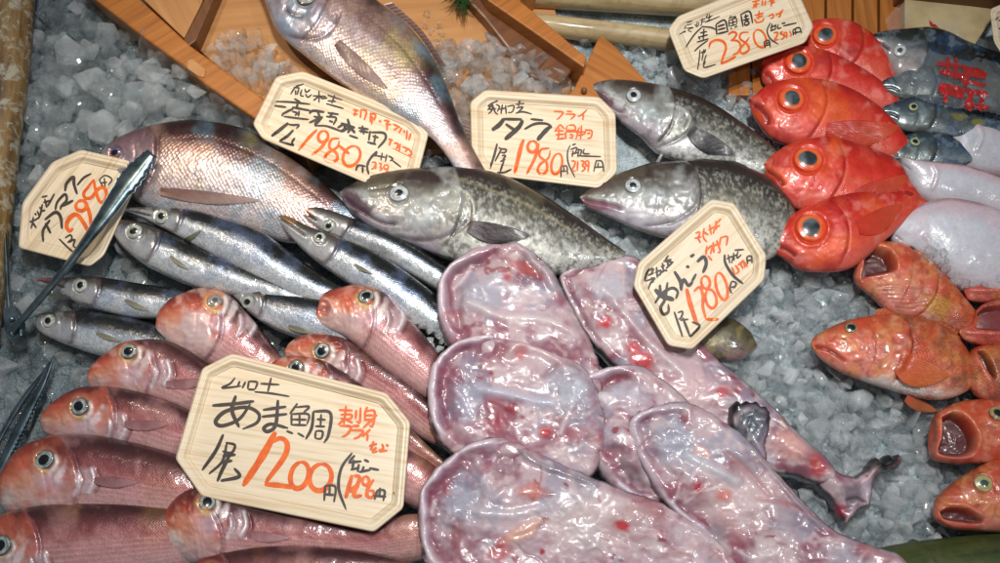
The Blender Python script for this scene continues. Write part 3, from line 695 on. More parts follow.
# ---- serving boat
bt = empty("wooden_boat", "orange brown wooden serving boat heaped with ice and a sea bream", "boat", P(330, 60, 0))
prism("floor_board", [(136, -60), (540, -60), (575, 100), (480, 150), (300, 150), (200, 50)], -8, 4, M_cedar2, bt, 1.0, -6)
prism("side_plank", [(66, -30), (112, -30), (141, 0), (190, 45), (262, 97), (322, 140), (306, 158), (254, 118), (205, 84), (184, 66), (145, 38), (96, 0)], -10, 26, M_cedar, bt, 2.0, -38)
prism("rib", [(212, -30), (226, -30), (196, 40), (188, 46), (183, 40), (204, 0)], 2, 22, M_cedar3, bt, 1.0, 70)
prism("end_block", [(187, 60), (192, 58), (206, 69), (204, 77), (198, 76), (187, 68)], 10, 27.5, M_cedar2, bt, 0.8, -38)
prism("inner_panel", [(132, -30), (210, -30), (202, 2), (184, 38), (142, -2)], 0, 17, M_cedar2, bt, 1.0, 60)
o_ = prism("side_plank", [(468, -30), (560, -30), (520, 0), (587, 57), (584, 67), (540, 36), (488, 0)], -8, 40, M_cedar, bt, 1.5, -38)
prism("inner_wall", [(440, -30), (486, -30), (490, 2), (546, 43), (574, 68), (560, 84), (530, 76), (484, 18)], 0, 20, M_cedar3, bt, 2.5, -38)
prism("prow", [(600, 34), (616, 46), (648, 82), (640, 100), (560, 104), (574, 88), (585, 66)], -8, 24, M_cedar, bt, 1.5, 35)
tube("peg", [(584, 90, 20), (584, 90.5, 28)], 3.2, M_cedar3, bt, 16, n=6)

# ---- palettes
eyeW = dict(iris=(196, 200, 196), iris2=(150, 160, 160), pupil=(10, 12, 16), p=0.46, ring=(70, 66, 66))
PAL_T = dict(hsoft=0.6, body=[(-1, (196, 150, 150)), (-0.5, (208, 156, 154)), (-0.05, (186, 120, 120)), (0.25, (146, 78, 78)), (0.5, (104, 50, 52)), (0.7, (72, 34, 37)), (1, (54, 26, 28))],
             head=[(-1, (226, 206, 206)), (-0.5, (220, 176, 168)), (-0.1, (220, 148, 120)), (0.3, (202, 100, 72)), (0.6, (158, 62, 48)), (1, (96, 40, 38))],
             mott=[(26, 0.5, 0.75, (206, 150, 148), 0.4, 'body'), (44, 0.56, 0.72, (206, 150, 70), 0.15, 'body'), (12, 0.55, 0.75, (232, 190, 170), 0.5, 'head'), (22, 0.52, 0.72, (216, 110, 84), 0.5, 'head')],
             hn=0.7, rows=(5.2, (232, 200, 198), 0.45, -0.15, 0.95), wob=0.15, gillc=(120, 70, 76))
PAL_B = dict(body=[(-1, (228, 230, 232)), (-0.4, (216, 222, 228)), (-0.05, (182, 192, 206)), (0.12, (104, 114, 126)), (0.28, (46, 50, 52)), (1, (20, 21, 21))],
             head=[(-1, (222, 218, 216)), (0.0, (186, 188, 194)), (0.45, (110, 104, 98)), (1, (44, 38, 36))],
             mott=[(18, 0.5, 0.7, (130, 150, 190), 0.3, 'body'), (9, 0.6, 0.75, (226, 226, 230), 0.3, 'head')], wob=0.10, gillc=(110, 90, 84))
PAL_S = dict(body=[(-1, (222, 206, 206)), (-0.3, (214, 202, 206)), (0.05, (204, 190, 194)), (0.26, (132, 104, 106)), (0.5, (84, 54, 54)), (0.75, (58, 34, 34)), (1, (46, 26, 26))],
             head=[(-1, (196, 196, 208)), (-0.3, (186, 170, 178)), (0.3, (164, 132, 138)), (0.8, (116, 86, 90)), (1, (84, 60, 64))],
             mott=[(50, 0.5, 0.7, (206, 168, 150), 0.55, 'body'), (60, 0.55, 0.72, (216, 200, 120), 0.5, 'body'), (34, 0.55, 0.72, (130, 176, 196), 0.45, 'all'), (14, 0.58, 0.75, (110, 80, 84), 0.5, 'head')], wob=0.12, hn=0.7, gillc=(110, 70, 70))
PAL_C = dict(body=[(-1, (214, 214, 212)), (-0.6, (196, 196, 188)), (-0.25, (164, 164, 156)), (0.1, (120, 118, 110)), (0.38, (80, 77, 70)), (0.56, (52, 45, 41)), (0.8, (48, 36, 31)), (1, (34, 24, 22))],
             head=[(-1, (176, 164, 174)), (-0.7, (186, 180, 186)), (-0.3, (172, 172, 168)), (0.0, (140, 140, 134)), (0.3, (96, 92, 84)), (0.48, (62, 50, 45)), (0.8, (52, 38, 36)), (1, (40, 28, 27))],
             mott=[(9, 0.42, 0.66, (76, 74, 64), 0.4, 'flank'), (2.2, 0.50, 0.60, (200, 198, 186), 0.45, 'flank'), (3.4, 0.54, 0.62, (46, 44, 36), 0.6, 'flank'), (22, 0.5, 0.7, (196, 200, 198), 0.5, 'head'), (10, 0.54, 0.7, (92, 80, 70), 0.5, 'head'), (30, 0.52, 0.7, (136, 130, 100), 0.25, 'all')], wob=0.12, hn=0.5, gillc=(60, 50, 50))
PAL_K = dict(body=[(-1, (222, 110, 96)), (-0.5, (220, 74, 52)), (0.0, (214, 48, 30)), (0.5, (200, 36, 22)), (1, (150, 22, 18))],
             head=[(-1, (214, 84, 70)), (-0.4, (204, 48, 36)), (0.2, (200, 36, 24)), (1, (170, 28, 20))],
             mott=[(22, 0.5, 0.7, (226, 96, 66), 0.45, 'all'), (30, 0.58, 0.74, (140, 24, 30), 0.5, 'head'), (11, 0.58, 0.74, (240, 150, 134), 0.4, 'all'), (35, 0.6, 0.74, (232, 96, 30), 0.6, 'all')], wob=0.2, hn=0.35, gs=0.6, gillc=(150, 24, 22))
PAL_R = dict(body=[(-1, (232, 196, 176)), (-0.6, (226, 140, 110)), (0.0, (212, 100, 62)), (0.5, (190, 92, 50)), (1, (150, 74, 44))],
             head=[(-1, (222, 140, 124)), (-0.4, (214, 110, 86)), (0.2, (204, 92, 62)), (1, (164, 78, 50))],
             mott=[(11, 0.46, 0.66, (214, 146, 76), 0.5, 'all'), (6, 0.54, 0.66, (128, 52, 30), 0.45, 'all'), (24, 0.42, 0.7, (200, 62, 34), 0.65, 'all'), (8, 0.55, 0.74, (232, 176, 140), 0.3, 'all'), (16, 0.52, 0.74, (120, 60, 36), 0.55, 'body')], wob=0.3, hn=0.6, gillc=(130, 44, 30))
PAL_W = dict(body=[(-1, (190, 160, 164)), (-0.7, (204, 200, 206)), (0.3, (208, 208, 216)), (0.8, (206, 176, 184)), (0.93, (150, 110, 110)), (1, (90, 64, 60))],
             mott=[(40, 0.5, 0.7, (216, 198, 204), 0.5, 'all'), (34, 0.55, 0.7, (190, 198, 208), 0.4, 'all')], wob=0.1)
PAL_M = dict(body=[(-1, (170, 178, 182)), (-0.3, (120, 134, 142)), (0.2, (74, 100, 122)), (0.6, (44, 66, 88)), (1, (30, 44, 58))],
             head=[(-1, (140, 146, 140)), (-0.2, (98, 110, 112)), (0.4, (62, 80, 94)), (1, (34, 46, 58))],
             mott=[(9, 0.5, 0.64, (46, 86, 130), 0.6, 'body'), (6, 0.56, 0.7, (150, 166, 170), 0.5, 'all'), (14, 0.55, 0.7, (60, 60, 50), 0.5, 'all')], wob=0.3, gillc=(40, 44, 50))
g_t = "pink tilefish packed around the large price tag"; g_b = "slender silver barracuda laid side by side on the ice"
g_c = "mottled brown cod on the ice"; g_k = "red big-eyed alfonsino stacked in a column"; g_r = "orange rockfish at the right edge"
g_m = "blue grey mackerel heads beside the red fish"; g_w = "pale flatfish lying belly up"; g_a = "gutted pink monkfish"

# ---- sea bream
fish("sea_bream", "large pinkish silver sea bream lying on ice inside the wooden boat", "fish", "whole pinkish silver sea bream",
     [(258, -18), (276, -44), (318, -44), (352, -22), (378, 2), (404, 22), (424, 45), (438, 68), (450, 95), (460, 122), (474, 150), (494, 186)],
     [(258, -16), (266, 4), (275, 27), (288, 42), (303, 54), (320, 68), (348, 88), (388, 112), (424, 132), (448, 158), (468, 194)], 32, 0.42, M_brem, PAL_S, G=80,
     eyes=[(306, -3, 10, dict(iris=(150, 150, 150), p=0.55, pupil=(10, 10, 12), ring=(60, 40, 40)))],
     feats=[('g', [(284, 6), (292, 14), (304, 17)], 2.0, -1.6, (84, 60, 66), 0.8), ('g', [(282, 32), (300, 38), (322, 36), (336, 22), (340, 8)], 2.2, -2.0, (96, 70, 80), 0.7),
            ('b', 284, 26, 12, 8, 40, 1.0, (178, 190, 216), 0.7), ('b', 322, 20, 14, 12, 30, 1.4, (206, 192, 204), 0.6), ('g', [(360, 10), (400, 46), (428, 84), (444, 112)], 1.3, -0.5, (92, 74, 76), 0.5)],
     fins=[("pectoral_fin", dict(root=(337, 42), ang=47, L=68, spread=15, c0=(104, 72, 66), c1=(170, 142, 138), lift=1.2)),
           ('strip', "dorsal_fin", [(384, 4), (414, 30), (440, 66)], [(392, 2), (422, 30), (446, 66)], (34, 34), (34, 32), (84, 60, 58), (110, 84, 80)), ('strip', "tail_fin", [(460, 118), (466, 134), (474, 152)], [(470, 122), (478, 138), (486, 158)], (28, 22), (26, 18), (96, 70, 66), (124, 96, 90))])
fish("sea_bream", "large pinkish silver sea bream lying on the ice with its head under the tongs", "fish", "whole pinkish silver sea bream",
     [(100, 153), (110, 143), (126, 135), (150, 127), (180, 122), (206, 122), (250, 132), (290, 158), (322, 182), (348, 206), (372, 226)],
     [(100, 155), (106, 166), (122, 188), (150, 210), (190, 218), (240, 230), (285, 242), (325, 242), (352, 236), (372, 232)], 18, 0.40, M_brem, PAL_S, G=62, tilt=3,
     eyes=[(116, 153, 7, dict(iris=(60, 96, 150), iris2=(150, 90, 50), p=0.5, pupil=(12, 12, 16)))],
     feats=[('g', [(160, 140), (210, 138), (262, 158), (306, 188), (340, 216)], 1.3, -0.6, (110, 84, 84), 0.6)],
     fins=[("pectoral_fin", dict(root=(160, 191), ang=8, L=100, spread=9, c0=(120, 72, 58), c1=(192, 164, 156), lift=1.2))])
# ---- barracuda
def barr(label, top, bot, h, eye, tilt=0, G=44, jaw=None, feats=(), fins=()):
    return fish("barracuda", label, "fish", g_b, top, bot, h, 0.72, M_barr, PAL_B, G=G, tilt=tilt, eyes=[(*eye, dict(iris=(190, 196, 196), iris2=(150, 156, 130), p=0.48, pupil=(16, 18, 20), ring=(80, 84, 80), ringk=0.6))], jaw=jaw, feats=feats, fins=fins)
PECB = lambda x, y, a=30, L=26: ("pectoral_fin", dict(root=(x, y), ang=a, L=L, spread=14, c0=(120, 112, 84), c1=(176, 172, 150), lift=1.2))
barr("lowest barracuda on the left, its head below the tongs hinge and above the first tilefish", [(36, 322), (41, 314), (60, 312), (90, 312), (130, 318), (175, 330), (220, 345)], [(36, 324), (40, 332), (60, 342), (90, 353), (120, 360), (170, 368), (215, 368)], 17, (49, 321, 7), G=44, fins=[PECB(96, 333, 22)])
barr("barracuda with a thin dark pointed jaw crossing under the tongs arm", [(32, 278), (48, 278), (65, 278), (100, 278), (140, 284), (175, 290), (215, 302), (240, 312)], [(32, 279), (50, 285), (65, 296), (90, 308), (130, 318), (165, 320), (205, 330), (230, 335)], 19, (81, 286, 7.2), G=72,
     jaw=([(34, 281), (52, 283), (66, 288)], 1.6, -1.4, (90, 50, 50)), feats=[('b', 45, 281, 16, 5, 5, 0, (150, 76, 76), 0.8)], fins=[PECB(125, 300, 28)])
barr("second barracuda from the top left, blunt head just right of the kamasu price tag", [(113, 226), (118, 221), (135, 221), (165, 231), (200, 246), (260, 270), (320, 294), (345, 306)], [(113, 230), (117, 240), (128, 252), (150, 268), (190, 286), (220, 294), (260, 302), (320, 318)], 21, (135, 232, 8), G=52, fins=[PECB(170, 256, 40, 22)])
barr("topmost long barracuda lying along the belly of the large sea bream", [(124, 208), (140, 207), (160, 208), (190, 210), (215, 216), (260, 231), (300, 260), (345, 289), (360, 300)], [(124, 210), (138, 216), (152, 223), (180, 238), (215, 258), (262, 282), (310, 303), (350, 310)], 25, (162, 217, 7.5), G=60, jaw=([(126, 210), (140, 213), (152, 216)], 1.4, -1.2, (60, 50, 50)), fins=[PECB(182, 242, -28, 22)])
barr("dark backed barracuda with an open narrow beak between the two tilefish heads", [(204, 281), (222, 283), (245, 286), (270, 291), (320, 298), (350, 306)], [(204, 284), (222, 290), (236, 299), (250, 314), (280, 332), (320, 344), (350, 350)], 21, (248, 302, 7), G=66, jaw=([(206, 283), (222, 287), (236, 292)], 1.6, -1.6, (30, 26, 26)), fins=[PECB(288, 326, 20)])
barr("upper barracuda of the middle pair with brown beak, beside the large cod head", [(289, 201), (300, 202), (316, 206), (340, 214), (362, 222), (400, 236), (440, 262), (468, 282)], [(289, 204), (300, 216), (318, 229), (345, 243), (380, 258), (420, 280), (452, 298)], 25, (329, 226, 6.3), G=66,
     feats=[('b', 303, 210, 17, 7, 30, 0, (150, 86, 52), 0.8), ('b', 375, 245, 40, 10, 25, 0, (110, 112, 112), 0.5)], jaw=([(291, 205), (305, 213), (318, 221)], 1.5, -1.6, (54, 34, 30)))
barr("lower barracuda of the middle pair with pale lower jaw, above the open mouthed tilefish", [(276, 214), (290, 217), (310, 227), (335, 236), (370, 250), (400, 268), (432, 292), (456, 318)], [(276, 216), (288, 234), (310, 256), (340, 278), (380, 304), (415, 326), (446, 340)], 29, (320, 238, 6.3), G=72,
     feats=[('b', 288, 219, 12, 5, 30, 0, (176, 128, 60), 0.8)], jaw=([(278, 217), (292, 226), (306, 236)], 1.4, -1.5, (110, 90, 84)), fins=[PECB(354, 264, 32, 20)])

# ---- cod
eyeC = dict(iris=(206, 208, 204), iris2=(160, 170, 176), p=0.42, pupil=(16, 20, 28), ring=(96, 96, 100), ringk=0.7)
fish("cod", "largest mottled brown cod, its head touching the lower barracuda pair and price tag rims", "fish", g_c,
     [(340, 191), (347, 187), (369, 177), (400, 171), (430, 169), (467, 169), (501, 176), (535, 192), (569, 213), (602, 236), (626, 252)],
     [(340, 193), (346, 206), (362, 222), (385, 235), (410, 245), (444, 258), (480, 268), (520, 276), (562, 274), (600, 266), (624, 257)], 27, 0.50, M_cod, PAL_C, G=124, tilt=-1,
     eyes=[(399, 194, 9.6, eyeC)], jaw=([(342, 196), (360, 210), (382, 222), (400, 224)], 2.6, -2.4, (72, 50, 66)),
     feats=[('b', 354, 202, 24, 9, 38, 0, (84, 58, 72), 0.9), ('g', [(345, 205), (366, 226), (392, 240), (424, 250)], 5, 0, (92, 72, 84), 0.8), ('g', [(452, 186), (468, 194), (474, 208), (470, 220)], 1.8, 1.8, (212, 212, 200), 0.7), ('g', [(436, 196), (452, 190), (462, 200), (460, 214), (446, 218)], 1.8, 1.6, (206, 206, 194), 0.6), ('b', 424, 216, 22, 13, 0, 2.0, (186, 192, 192), 0.8), ('b', 452, 205, 14, 18, 70, 1.6, (164, 166, 158), 0.6), ('g', [(366, 190), (382, 188), (408, 182), (425, 184)], 2.0, -1.0, (88, 84, 80), .6),
            ('g', [(390, 234), (420, 240), (446, 236), (468, 222), (472, 208)], 2.4, -2.2, (90, 84, 86), 0.7), ('g', [(440, 172), (480, 186), (530, 206), (580, 236)], 1.4, -0.4, (160, 150, 120), 0.6)],
     fins=[("pectoral_fin", dict(root=(468, 226), ang=16, L=62, spread=24, c0=(74, 58, 64), c1=(40, 30, 34), lift=1.6))])
fish("cod", "mottled brown cod resting against the wooden prow, right of the tara price tag", "fish", g_c,
     [(590, 85), (598, 82), (615, 80), (644, 83), (678, 91), (711, 104), (742, 124), (769, 144), (785, 158)],
     [(590, 88), (600, 101), (620, 121), (640, 136), (657, 152), (684, 162), (711, 166), (742, 174), (768, 176), (784, 166)], 22, 0.50, M_cod, PAL_C, G=88,
     eyes=[(634, 96, 7.8, eyeC)], jaw=([(592, 90), (604, 100), (618, 110), (626, 110)], 2.2, -2.2, (96, 60, 76)),
     feats=[('b', 604, 97, 17, 8, 40, 0, (92, 66, 82), 0.9), ('g', [(662, 104), (680, 108), (690, 118), (684, 134)], 1.7, 1.7, (214, 214, 204), 0.7), ('b', 680, 146, 20, 9, 10, 0, (226, 224, 226), 0.7), ('b', 650, 114, 16, 9, 20, 1.6, (170, 182, 182), 0.7), ('b', 676, 116, 11, 9, 0, 1.8, (190, 192, 188), 0.7), ('g', [(652, 148), (676, 140), (694, 126), (698, 112)], 2.2, -2.0, (80, 76, 80), 0.7)],
     fins=[("pectoral_fin", dict(root=(690, 130), ang=36, L=50, spread=28, c0=(74, 70, 74), c1=(50, 50, 56), lift=2)), ("ventral_fin", dict(root=(662, 154), ang=120, L=16, spread=14, c0=(190, 180, 180), c1=(150, 140, 140), lift=0))])
fish("cod", "mottled brown cod with pinkish lips lying above the ankou price tag", "fish", g_c,
     [(580, 196), (590, 188), (612, 177), (630, 170), (651, 164), (678, 162), (703, 160), (735, 165), (766, 178), (788, 198), (800, 222)],
     [(580, 198), (588, 207), (600, 213), (620, 222), (645, 232), (672, 240), (704, 250), (742, 262), (772, 258), (796, 236)], 26, 0.46, M_cod, PAL_C, G=116,
     eyes=[(633, 186, 8.2, eyeC)], jaw=([(581, 199), (596, 202), (614, 206), (624, 210)], 2.2, -2.2, (120, 70, 84)),
     feats=[('b', 596, 205, 19, 7, 10, 0, (150, 96, 112), 0.85), ('g', [(584, 194), (600, 188), (620, 180)], 4, 0, (96, 74, 76), 0.6), ('b', 655, 196, 18, 10, 0, 1.4, (180, 184, 186), 0.6), ('b', 684, 192, 14, 16, 0, 1.6, (186, 184, 186), 0.6), ('b', 650, 222, 34, 9, 12, 0, (206, 204, 214), 0.7), ('g', [(640, 226), (672, 222), (694, 208), (700, 188)], 2.2, -2, (96, 88, 96), 0.7)],
     fins=[('strip', "dorsal_fin", [(706, 168), (730, 170), (752, 180)], [(712, 160), (738, 162), (760, 176)], 38, 36, (60, 56, 52), (44, 40, 38))])
fish("fish_tail", "olive brown fish end poking out from under the ankou price tag", "fish", None,
     [(676, 334), (700, 320), (728, 318), (748, 330), (757, 344)], [(676, 340), (694, 352), (716, 360), (740, 360), (757, 347)], 17, 0.5, M_cod,
     dict(body=[(-1, (150, 120, 120)), (-0.3, (110, 100, 80)), (0.4, (92, 84, 58)), (1, (70, 60, 48))], mott=[(8, 0.5, 0.62, (60, 52, 50), 0.7, 'all'), (14, .55, .7, (150, 140, 90), .6, 'all')], wob=.3))

# ---- alfonsino
eyeK = dict(iris=(236, 80, 22), iris2=(228, 112, 60), p=0.60, pupil=(36, 46, 52), cloud=(104, 116, 118), ring=(226, 70, 30), ringk=0.9, dome=0.36, halo=(214, 60, 36))
def alf(label, top, bot, h, eye, G, jaw, fins=(), feats=(), tilt=2):
    return fish("alfonsino", label, "fish", g_k, top, bot, h, 0.44, M_red, PAL_K, G=G, tilt=tilt, eyes=[(*eye, eyeK)], jaw=jaw, fins=fins, feats=feats)
alf("uppermost red big-eyed fish, furthest back, its snout hidden by the kinmedai price tag", [(798, 36), (805, 26), (818, 20), (848, 21), (875, 37), (890, 56), (900, 80)], [(798, 38), (808, 52), (828, 66), (858, 78), (884, 88), (900, 86)], 14, (825, 35, 12), 62, ([(800, 40), (808, 46)], 2, -1.5, (150, 30, 30)))
alf("second red big-eyed fish from the top, directly under the corner of its price tag", [(761, 66), (766, 56), (788, 47), (817, 49), (844, 59), (875, 77), (897, 97), (910, 112)], [(761, 68), (763, 81), (776, 90), (800, 96), (850, 104), (888, 116), (908, 118)], 19, (798, 62, 13), 66, ([(764, 72), (770, 78), (774, 86)], 2.4, -2.6, (150, 40, 44)), tilt=4)
alf("third red big-eyed fish from the top with protruding lips", [(749, 99), (755, 95), (770, 84), (800, 79), (828, 82), (855, 92), (882, 110), (899, 128), (912, 146)], [(749, 103), (752, 113), (758, 123), (771, 138), (791, 146), (820, 148), (852, 152), (886, 160), (910, 156)], 24, (791, 99, 13), 72, ([(752, 104), (760, 108), (767, 116), (768, 126)], 2.8, -3.0, (120, 24, 30)), tilt=3,
    fins=[("pectoral_fin", dict(root=(826, 131), ang=6, L=72, spread=30, c0=(206, 48, 26), c1=(222, 84, 50), lift=0.8))], feats=[('b', 758, 102, 9, 5, 60, 1.0, (226, 110, 90), 0.6)])
alf("fourth red big-eyed fish from the top", [(764, 164), (771, 156), (784, 147), (803, 141), (826, 138), (852, 143), (878, 152), (898, 163), (910, 182), (922, 198)], [(764, 168), (766, 180), (774, 196), (792, 208), (826, 216), (868, 216), (905, 212), (920, 204)], 28, (808, 160, 14), 74, ([(766, 170), (776, 176), (784, 186)], 2.4, -2.4, (130, 28, 30)), tilt=3,
    fins=[("pectoral_fin", dict(root=(856, 196), ang=-12, L=56, spread=30, c0=(206, 48, 26), c1=(222, 84, 50), lift=0.8))])
alf("lowest red big-eyed fish, lying above the open mouthed rockfish", [(763, 240), (770, 231), (786, 218), (808, 206), (834, 196), (862, 190), (898, 190), (922, 198), (936, 206)], [(763, 243), (772, 251), (785, 259), (799, 269), (820, 272), (846, 270), (866, 258), (888, 238), (908, 222), (934, 212)], 31, (811, 228, 15), 78, ([(765, 243), (778, 246), (790, 252), (796, 258)], 2.4, -2.6, (120, 24, 26)), tilt=1,
    fins=[("pectoral_fin", dict(root=(858, 228), ang=-18, L=48, spread=36, c0=(206, 48, 26), c1=(222, 84, 50), lift=0.8)), ('strip', "dorsal_fin", [(868, 191), (888, 190), (912, 196)], [(872, 186), (892, 186), (914, 193)], 38, 36, (190, 40, 30), (160, 30, 26))])

# ---- mackerel heads, big bagged fish
fish("large_mackerel", "large silver dark backed fish with a white ringed eye, wrapped in a clear bag", "fish", None,
     [(868, 37), (874, 34), (884, 31), (906, 29), (929, 28), (948, 33), (966, 42), (1000, 54), (1040, 66)], [(868, 39), (877, 44), (888, 60), (896, 74), (910, 88), (935, 100), (965, 106), (1000, 110), (1040, 116)], 20, 0.42, M_mack,
     dict(PAL_M, body=[(-1, (120, 124, 110)), (-0.2, (96, 102, 98)), (0.15, (50, 56, 60)), (0.5, (26, 30, 32)), (1, (14, 15, 16))], head=[(-1, (196, 180, 176)), (-0.3, (176, 168, 164)), (0.1, (96, 100, 104)), (0.45, (30, 33, 36)), (1, (16, 17, 18))]), G=58,
     eyes=[(900, 51, 6.5, dict(iris=(226, 226, 220), iris2=(200, 200, 196), p=0.42, ring=(90, 90, 90)))], jaw=([(870, 41), (882, 44), (890, 50)], 2, -1.6, (50, 50, 54)))
for lb, tp, bt_, hh, ey, dk in (("upper small blue mackerel head, below the large bagged fish", [(880, 84), (886, 79), (899, 74), (915, 67), (929, 66), (942, 74), (956, 88), (975, 98)], [(880, 87), (889, 93), (899, 98), (918, 101), (940, 104), (960, 106), (975, 106)], 25, (914, 82, 4.2), 1),
                    ("middle small blue mackerel head with a pale eye", [(879, 110), (887, 105), (906, 98), (920, 95), (936, 97), (950, 104), (980, 116), (1020, 126)], [(879, 113), (892, 123), (906, 131), (940, 134), (975, 140), (1020, 146)], 25, (913, 107, 5), 0),
                    ("lowest small mackerel head with a yellowish eye, just above the pale flatfish", [(879, 149), (885, 144), (905, 135), (924, 132), (942, 134), (960, 142), (975, 150)], [(879, 152), (893, 161), (912, 166), (928, 168), (950, 168), (975, 162)], 22, (915, 142, 5), 0)):
    fish("mackerel", lb, "fish", g_m, tp, bt_, hh, 0.5, M_mack, PAL_M, G=52, eyes=[(*ey, dict(iris=(150, 160, 130) if not dk else (90, 110, 120), iris2=(180, 180, 120) if not dk else (80, 96, 104), p=0.5, pupil=(14, 18, 22) if not dk else (60, 76, 84)))],
         jaw=([(tp[0][0] + 1, tp[0][1] + 2.5), (tp[0][0] + 12, tp[0][1] + 3), (tp[0][0] + 20, tp[0][1] + 7)], 1.6, -1.4, (20, 24, 28)),
         feats=[('b', 958, 116, 9, 4, 15, 0, (170, 158, 60), 0.8), ('b', 978, 122, 7, 4, 10, 0, (170, 158, 60), 0.8)] if 'middle small' in lb else ())
# ---- flatfish
for lb, tp, bt_, hh in (("uppermost pale flatfish at the right edge, its pointed snout beside the middle mackerel", [(942, 119), (948, 116), (960, 119), (988, 126), (1004, 133), (1040, 150)], [(942, 122), (945, 136), (948, 152), (956, 166), (985, 176), (1040, 180)], 20),
                    ("middle pale flatfish, lying between the other two pale ones", [(897, 158), (905, 158), (920, 161), (943, 163), (969, 167), (1000, 178), (1040, 192)], [(897, 161), (905, 177), (917, 196), (940, 208), (969, 212), (1000, 222), (1040, 230)], 24),
                    ("lowest and broadest pale flatfish with crushed ice over its belly", [(889, 229), (896, 220), (917, 206), (943, 199), (969, 202), (988, 207), (1004, 214), (1040, 228)], [(889, 233), (892, 242), (902, 250), (924, 262), (956, 290), (1000, 300), (1040, 300)], 26)):
    fish("flatfish", lb, "fish", g_w, tp, bt_, hh, 0.42, M_pale, PAL_W, G=None, tilt=5, feats=[('g', [(tp[0][0] + 34, tp[0][1] + 4), (tp[0][0] + 40, tp[0][1] + 16), (tp[0][0] + 34, tp[0][1] + 34)], 2.4, 1.6, (214, 196, 200), 0.4), ('g', [(tp[0][0] + 6, tp[0][1] + 6), (tp[0][0] + 14, tp[0][1] + 12)], 1.3, -1.0, (176, 130, 136), 0.5)])

# ---- rockfish
eyeR = dict(iris=(150, 110, 60), iris2=(190, 150, 90), p=0.5, pupil=(14, 18, 20), ring=(120, 70, 40), halo=(200, 120, 80))
MOUTH = (74, 24, 28)
fish("rockfish", "orange rockfish with a wide open mouth gaping toward the lowest red fish", "fish", g_r,
     [(857, 262), (862, 249), (869, 243), (886, 242), (909, 247), (932, 263), (952, 284), (969, 304), (985, 322)], [(857, 264), (854, 276), (858, 285), (875, 299), (890, 313), (912, 319), (939, 323), (962, 332), (984, 330)], 24, 0.5, M_rock, PAL_R, G=80,
     eyes=[(912, 250, 5.5, dict(iris=(70, 60, 50), iris2=(120, 90, 60), p=0.6, pupil=(10, 12, 14)))],
     feats=[('p', [(866, 246), (884, 248), (894, 257), (896, 269), (886, 273), (868, 277), (862, 280), (865, 262)], 5, -13, MOUTH, 0.95), ('g', [(866, 245), (884, 246), (896, 256), (898, 270)], 2.4, 1.8, (222, 120, 84), 0.8), ('g', [(856, 282), (872, 276), (897, 272)], 2.2, 1.6, (206, 110, 100), 0.7),
            ('b', 866, 268, 4, 8, 10, 0, (214, 180, 170), .7), *[('g', [(872 + 4 * i, 288 + 3.6 * i), (892 + 4 * i, 286 + 4.6 * i), (916, 290 + 3.4 * i), (930, 286 + 4 * i)], 1.6, -1.3, (170, 104, 92), 0.5) for i in range(6)], ('b', 940, 306, 20, 13, 30, 0, (206, 150, 60), 0.6)])
fish("rockfish", "orange rockfish with its mouth shut, alone on crushed ice with a small belly fin", "fish", g_r,
     [(811, 342), (817, 335), (840, 323), (866, 317), (895, 315), (920, 318), (946, 329), (962, 345), (972, 362), (976, 378)], [(811, 346), (820, 358), (841, 372), (861, 380), (881, 387), (908, 395), (930, 400), (948, 399), (966, 392), (976, 382)], 24, 0.48, M_rock, PAL_R, G=92,
     eyes=[(851, 328, 6.2, dict(iris=(120, 110, 84), iris2=(160, 150, 110), p=0.62, pupil=(16, 22, 22), ring=(110, 70, 46)))], jaw=([(813, 347), (826, 349), (838, 356), (846, 363)], 2.2, -2.4, (140, 40, 34)),
     feats=[('b', 905, 388, 52, 8, 10, 0, (236, 220, 210), 0.95), ('b', 920, 366, 22, 14, 20, 0, (214, 84, 40), 0.7), ('b', 830, 352, 16, 8, 30, 0, (214, 90, 66), 0.6), ('g', [(886, 380), (900, 366), (904, 350)], 2.2, 1.2, (226, 190, 160), 0.6)],
     fins=[("pectoral_fin", dict(root=(898, 362), ang=28, L=52, spread=46, c0=(220, 90, 50), c1=(228, 120, 60), lift=2)), ('strip', "dorsal_fin", [(872, 317), (900, 316), (930, 322), (958, 341)], [(878, 309), (906, 307), (938, 314), (966, 336)], (28, 28), (26, 24), (190, 84, 50), (214, 120, 76)), ("ventral_fin", dict(root=(906, 398), ang=30, L=34, spread=26, c0=(206, 96, 60), c1=(226, 140, 96), lift=0, z1=12))])
fish("rockfish", "red rockfish with a gaping round mouth, upper of the bottom right pair", "fish", g_r,
     [(934, 434), (934, 418), (941, 410), (955, 403), (974, 400), (1000, 399), (1040, 404)], [(934, 438), (931, 450), (934, 460), (952, 464), (974, 464), (1000, 464), (1040, 466)], 22, 0.5, M_rock, PAL_R, G=100,
     eyes=[(997, 414, 8, dict(iris=(170, 150, 100), iris2=(150, 120, 70), p=0.5, pupil=(16, 20, 22), ring=(110, 60, 40)))],
     feats=[('p', [(943, 417), (956, 413), (968, 421), (977, 437), (974, 452), (962, 457), (944, 455), (939, 450), (944, 434)], 5, -13, MOUTH, 0.95), ('g', [(942, 413), (958, 410), (972, 421), (980, 438), (976, 454)], 2.4, 1.8, (220, 118, 84), 0.7), ('g', [(934, 456), (952, 459), (974, 457)], 2.4, 1.8, (214, 110, 92), 0.7)])
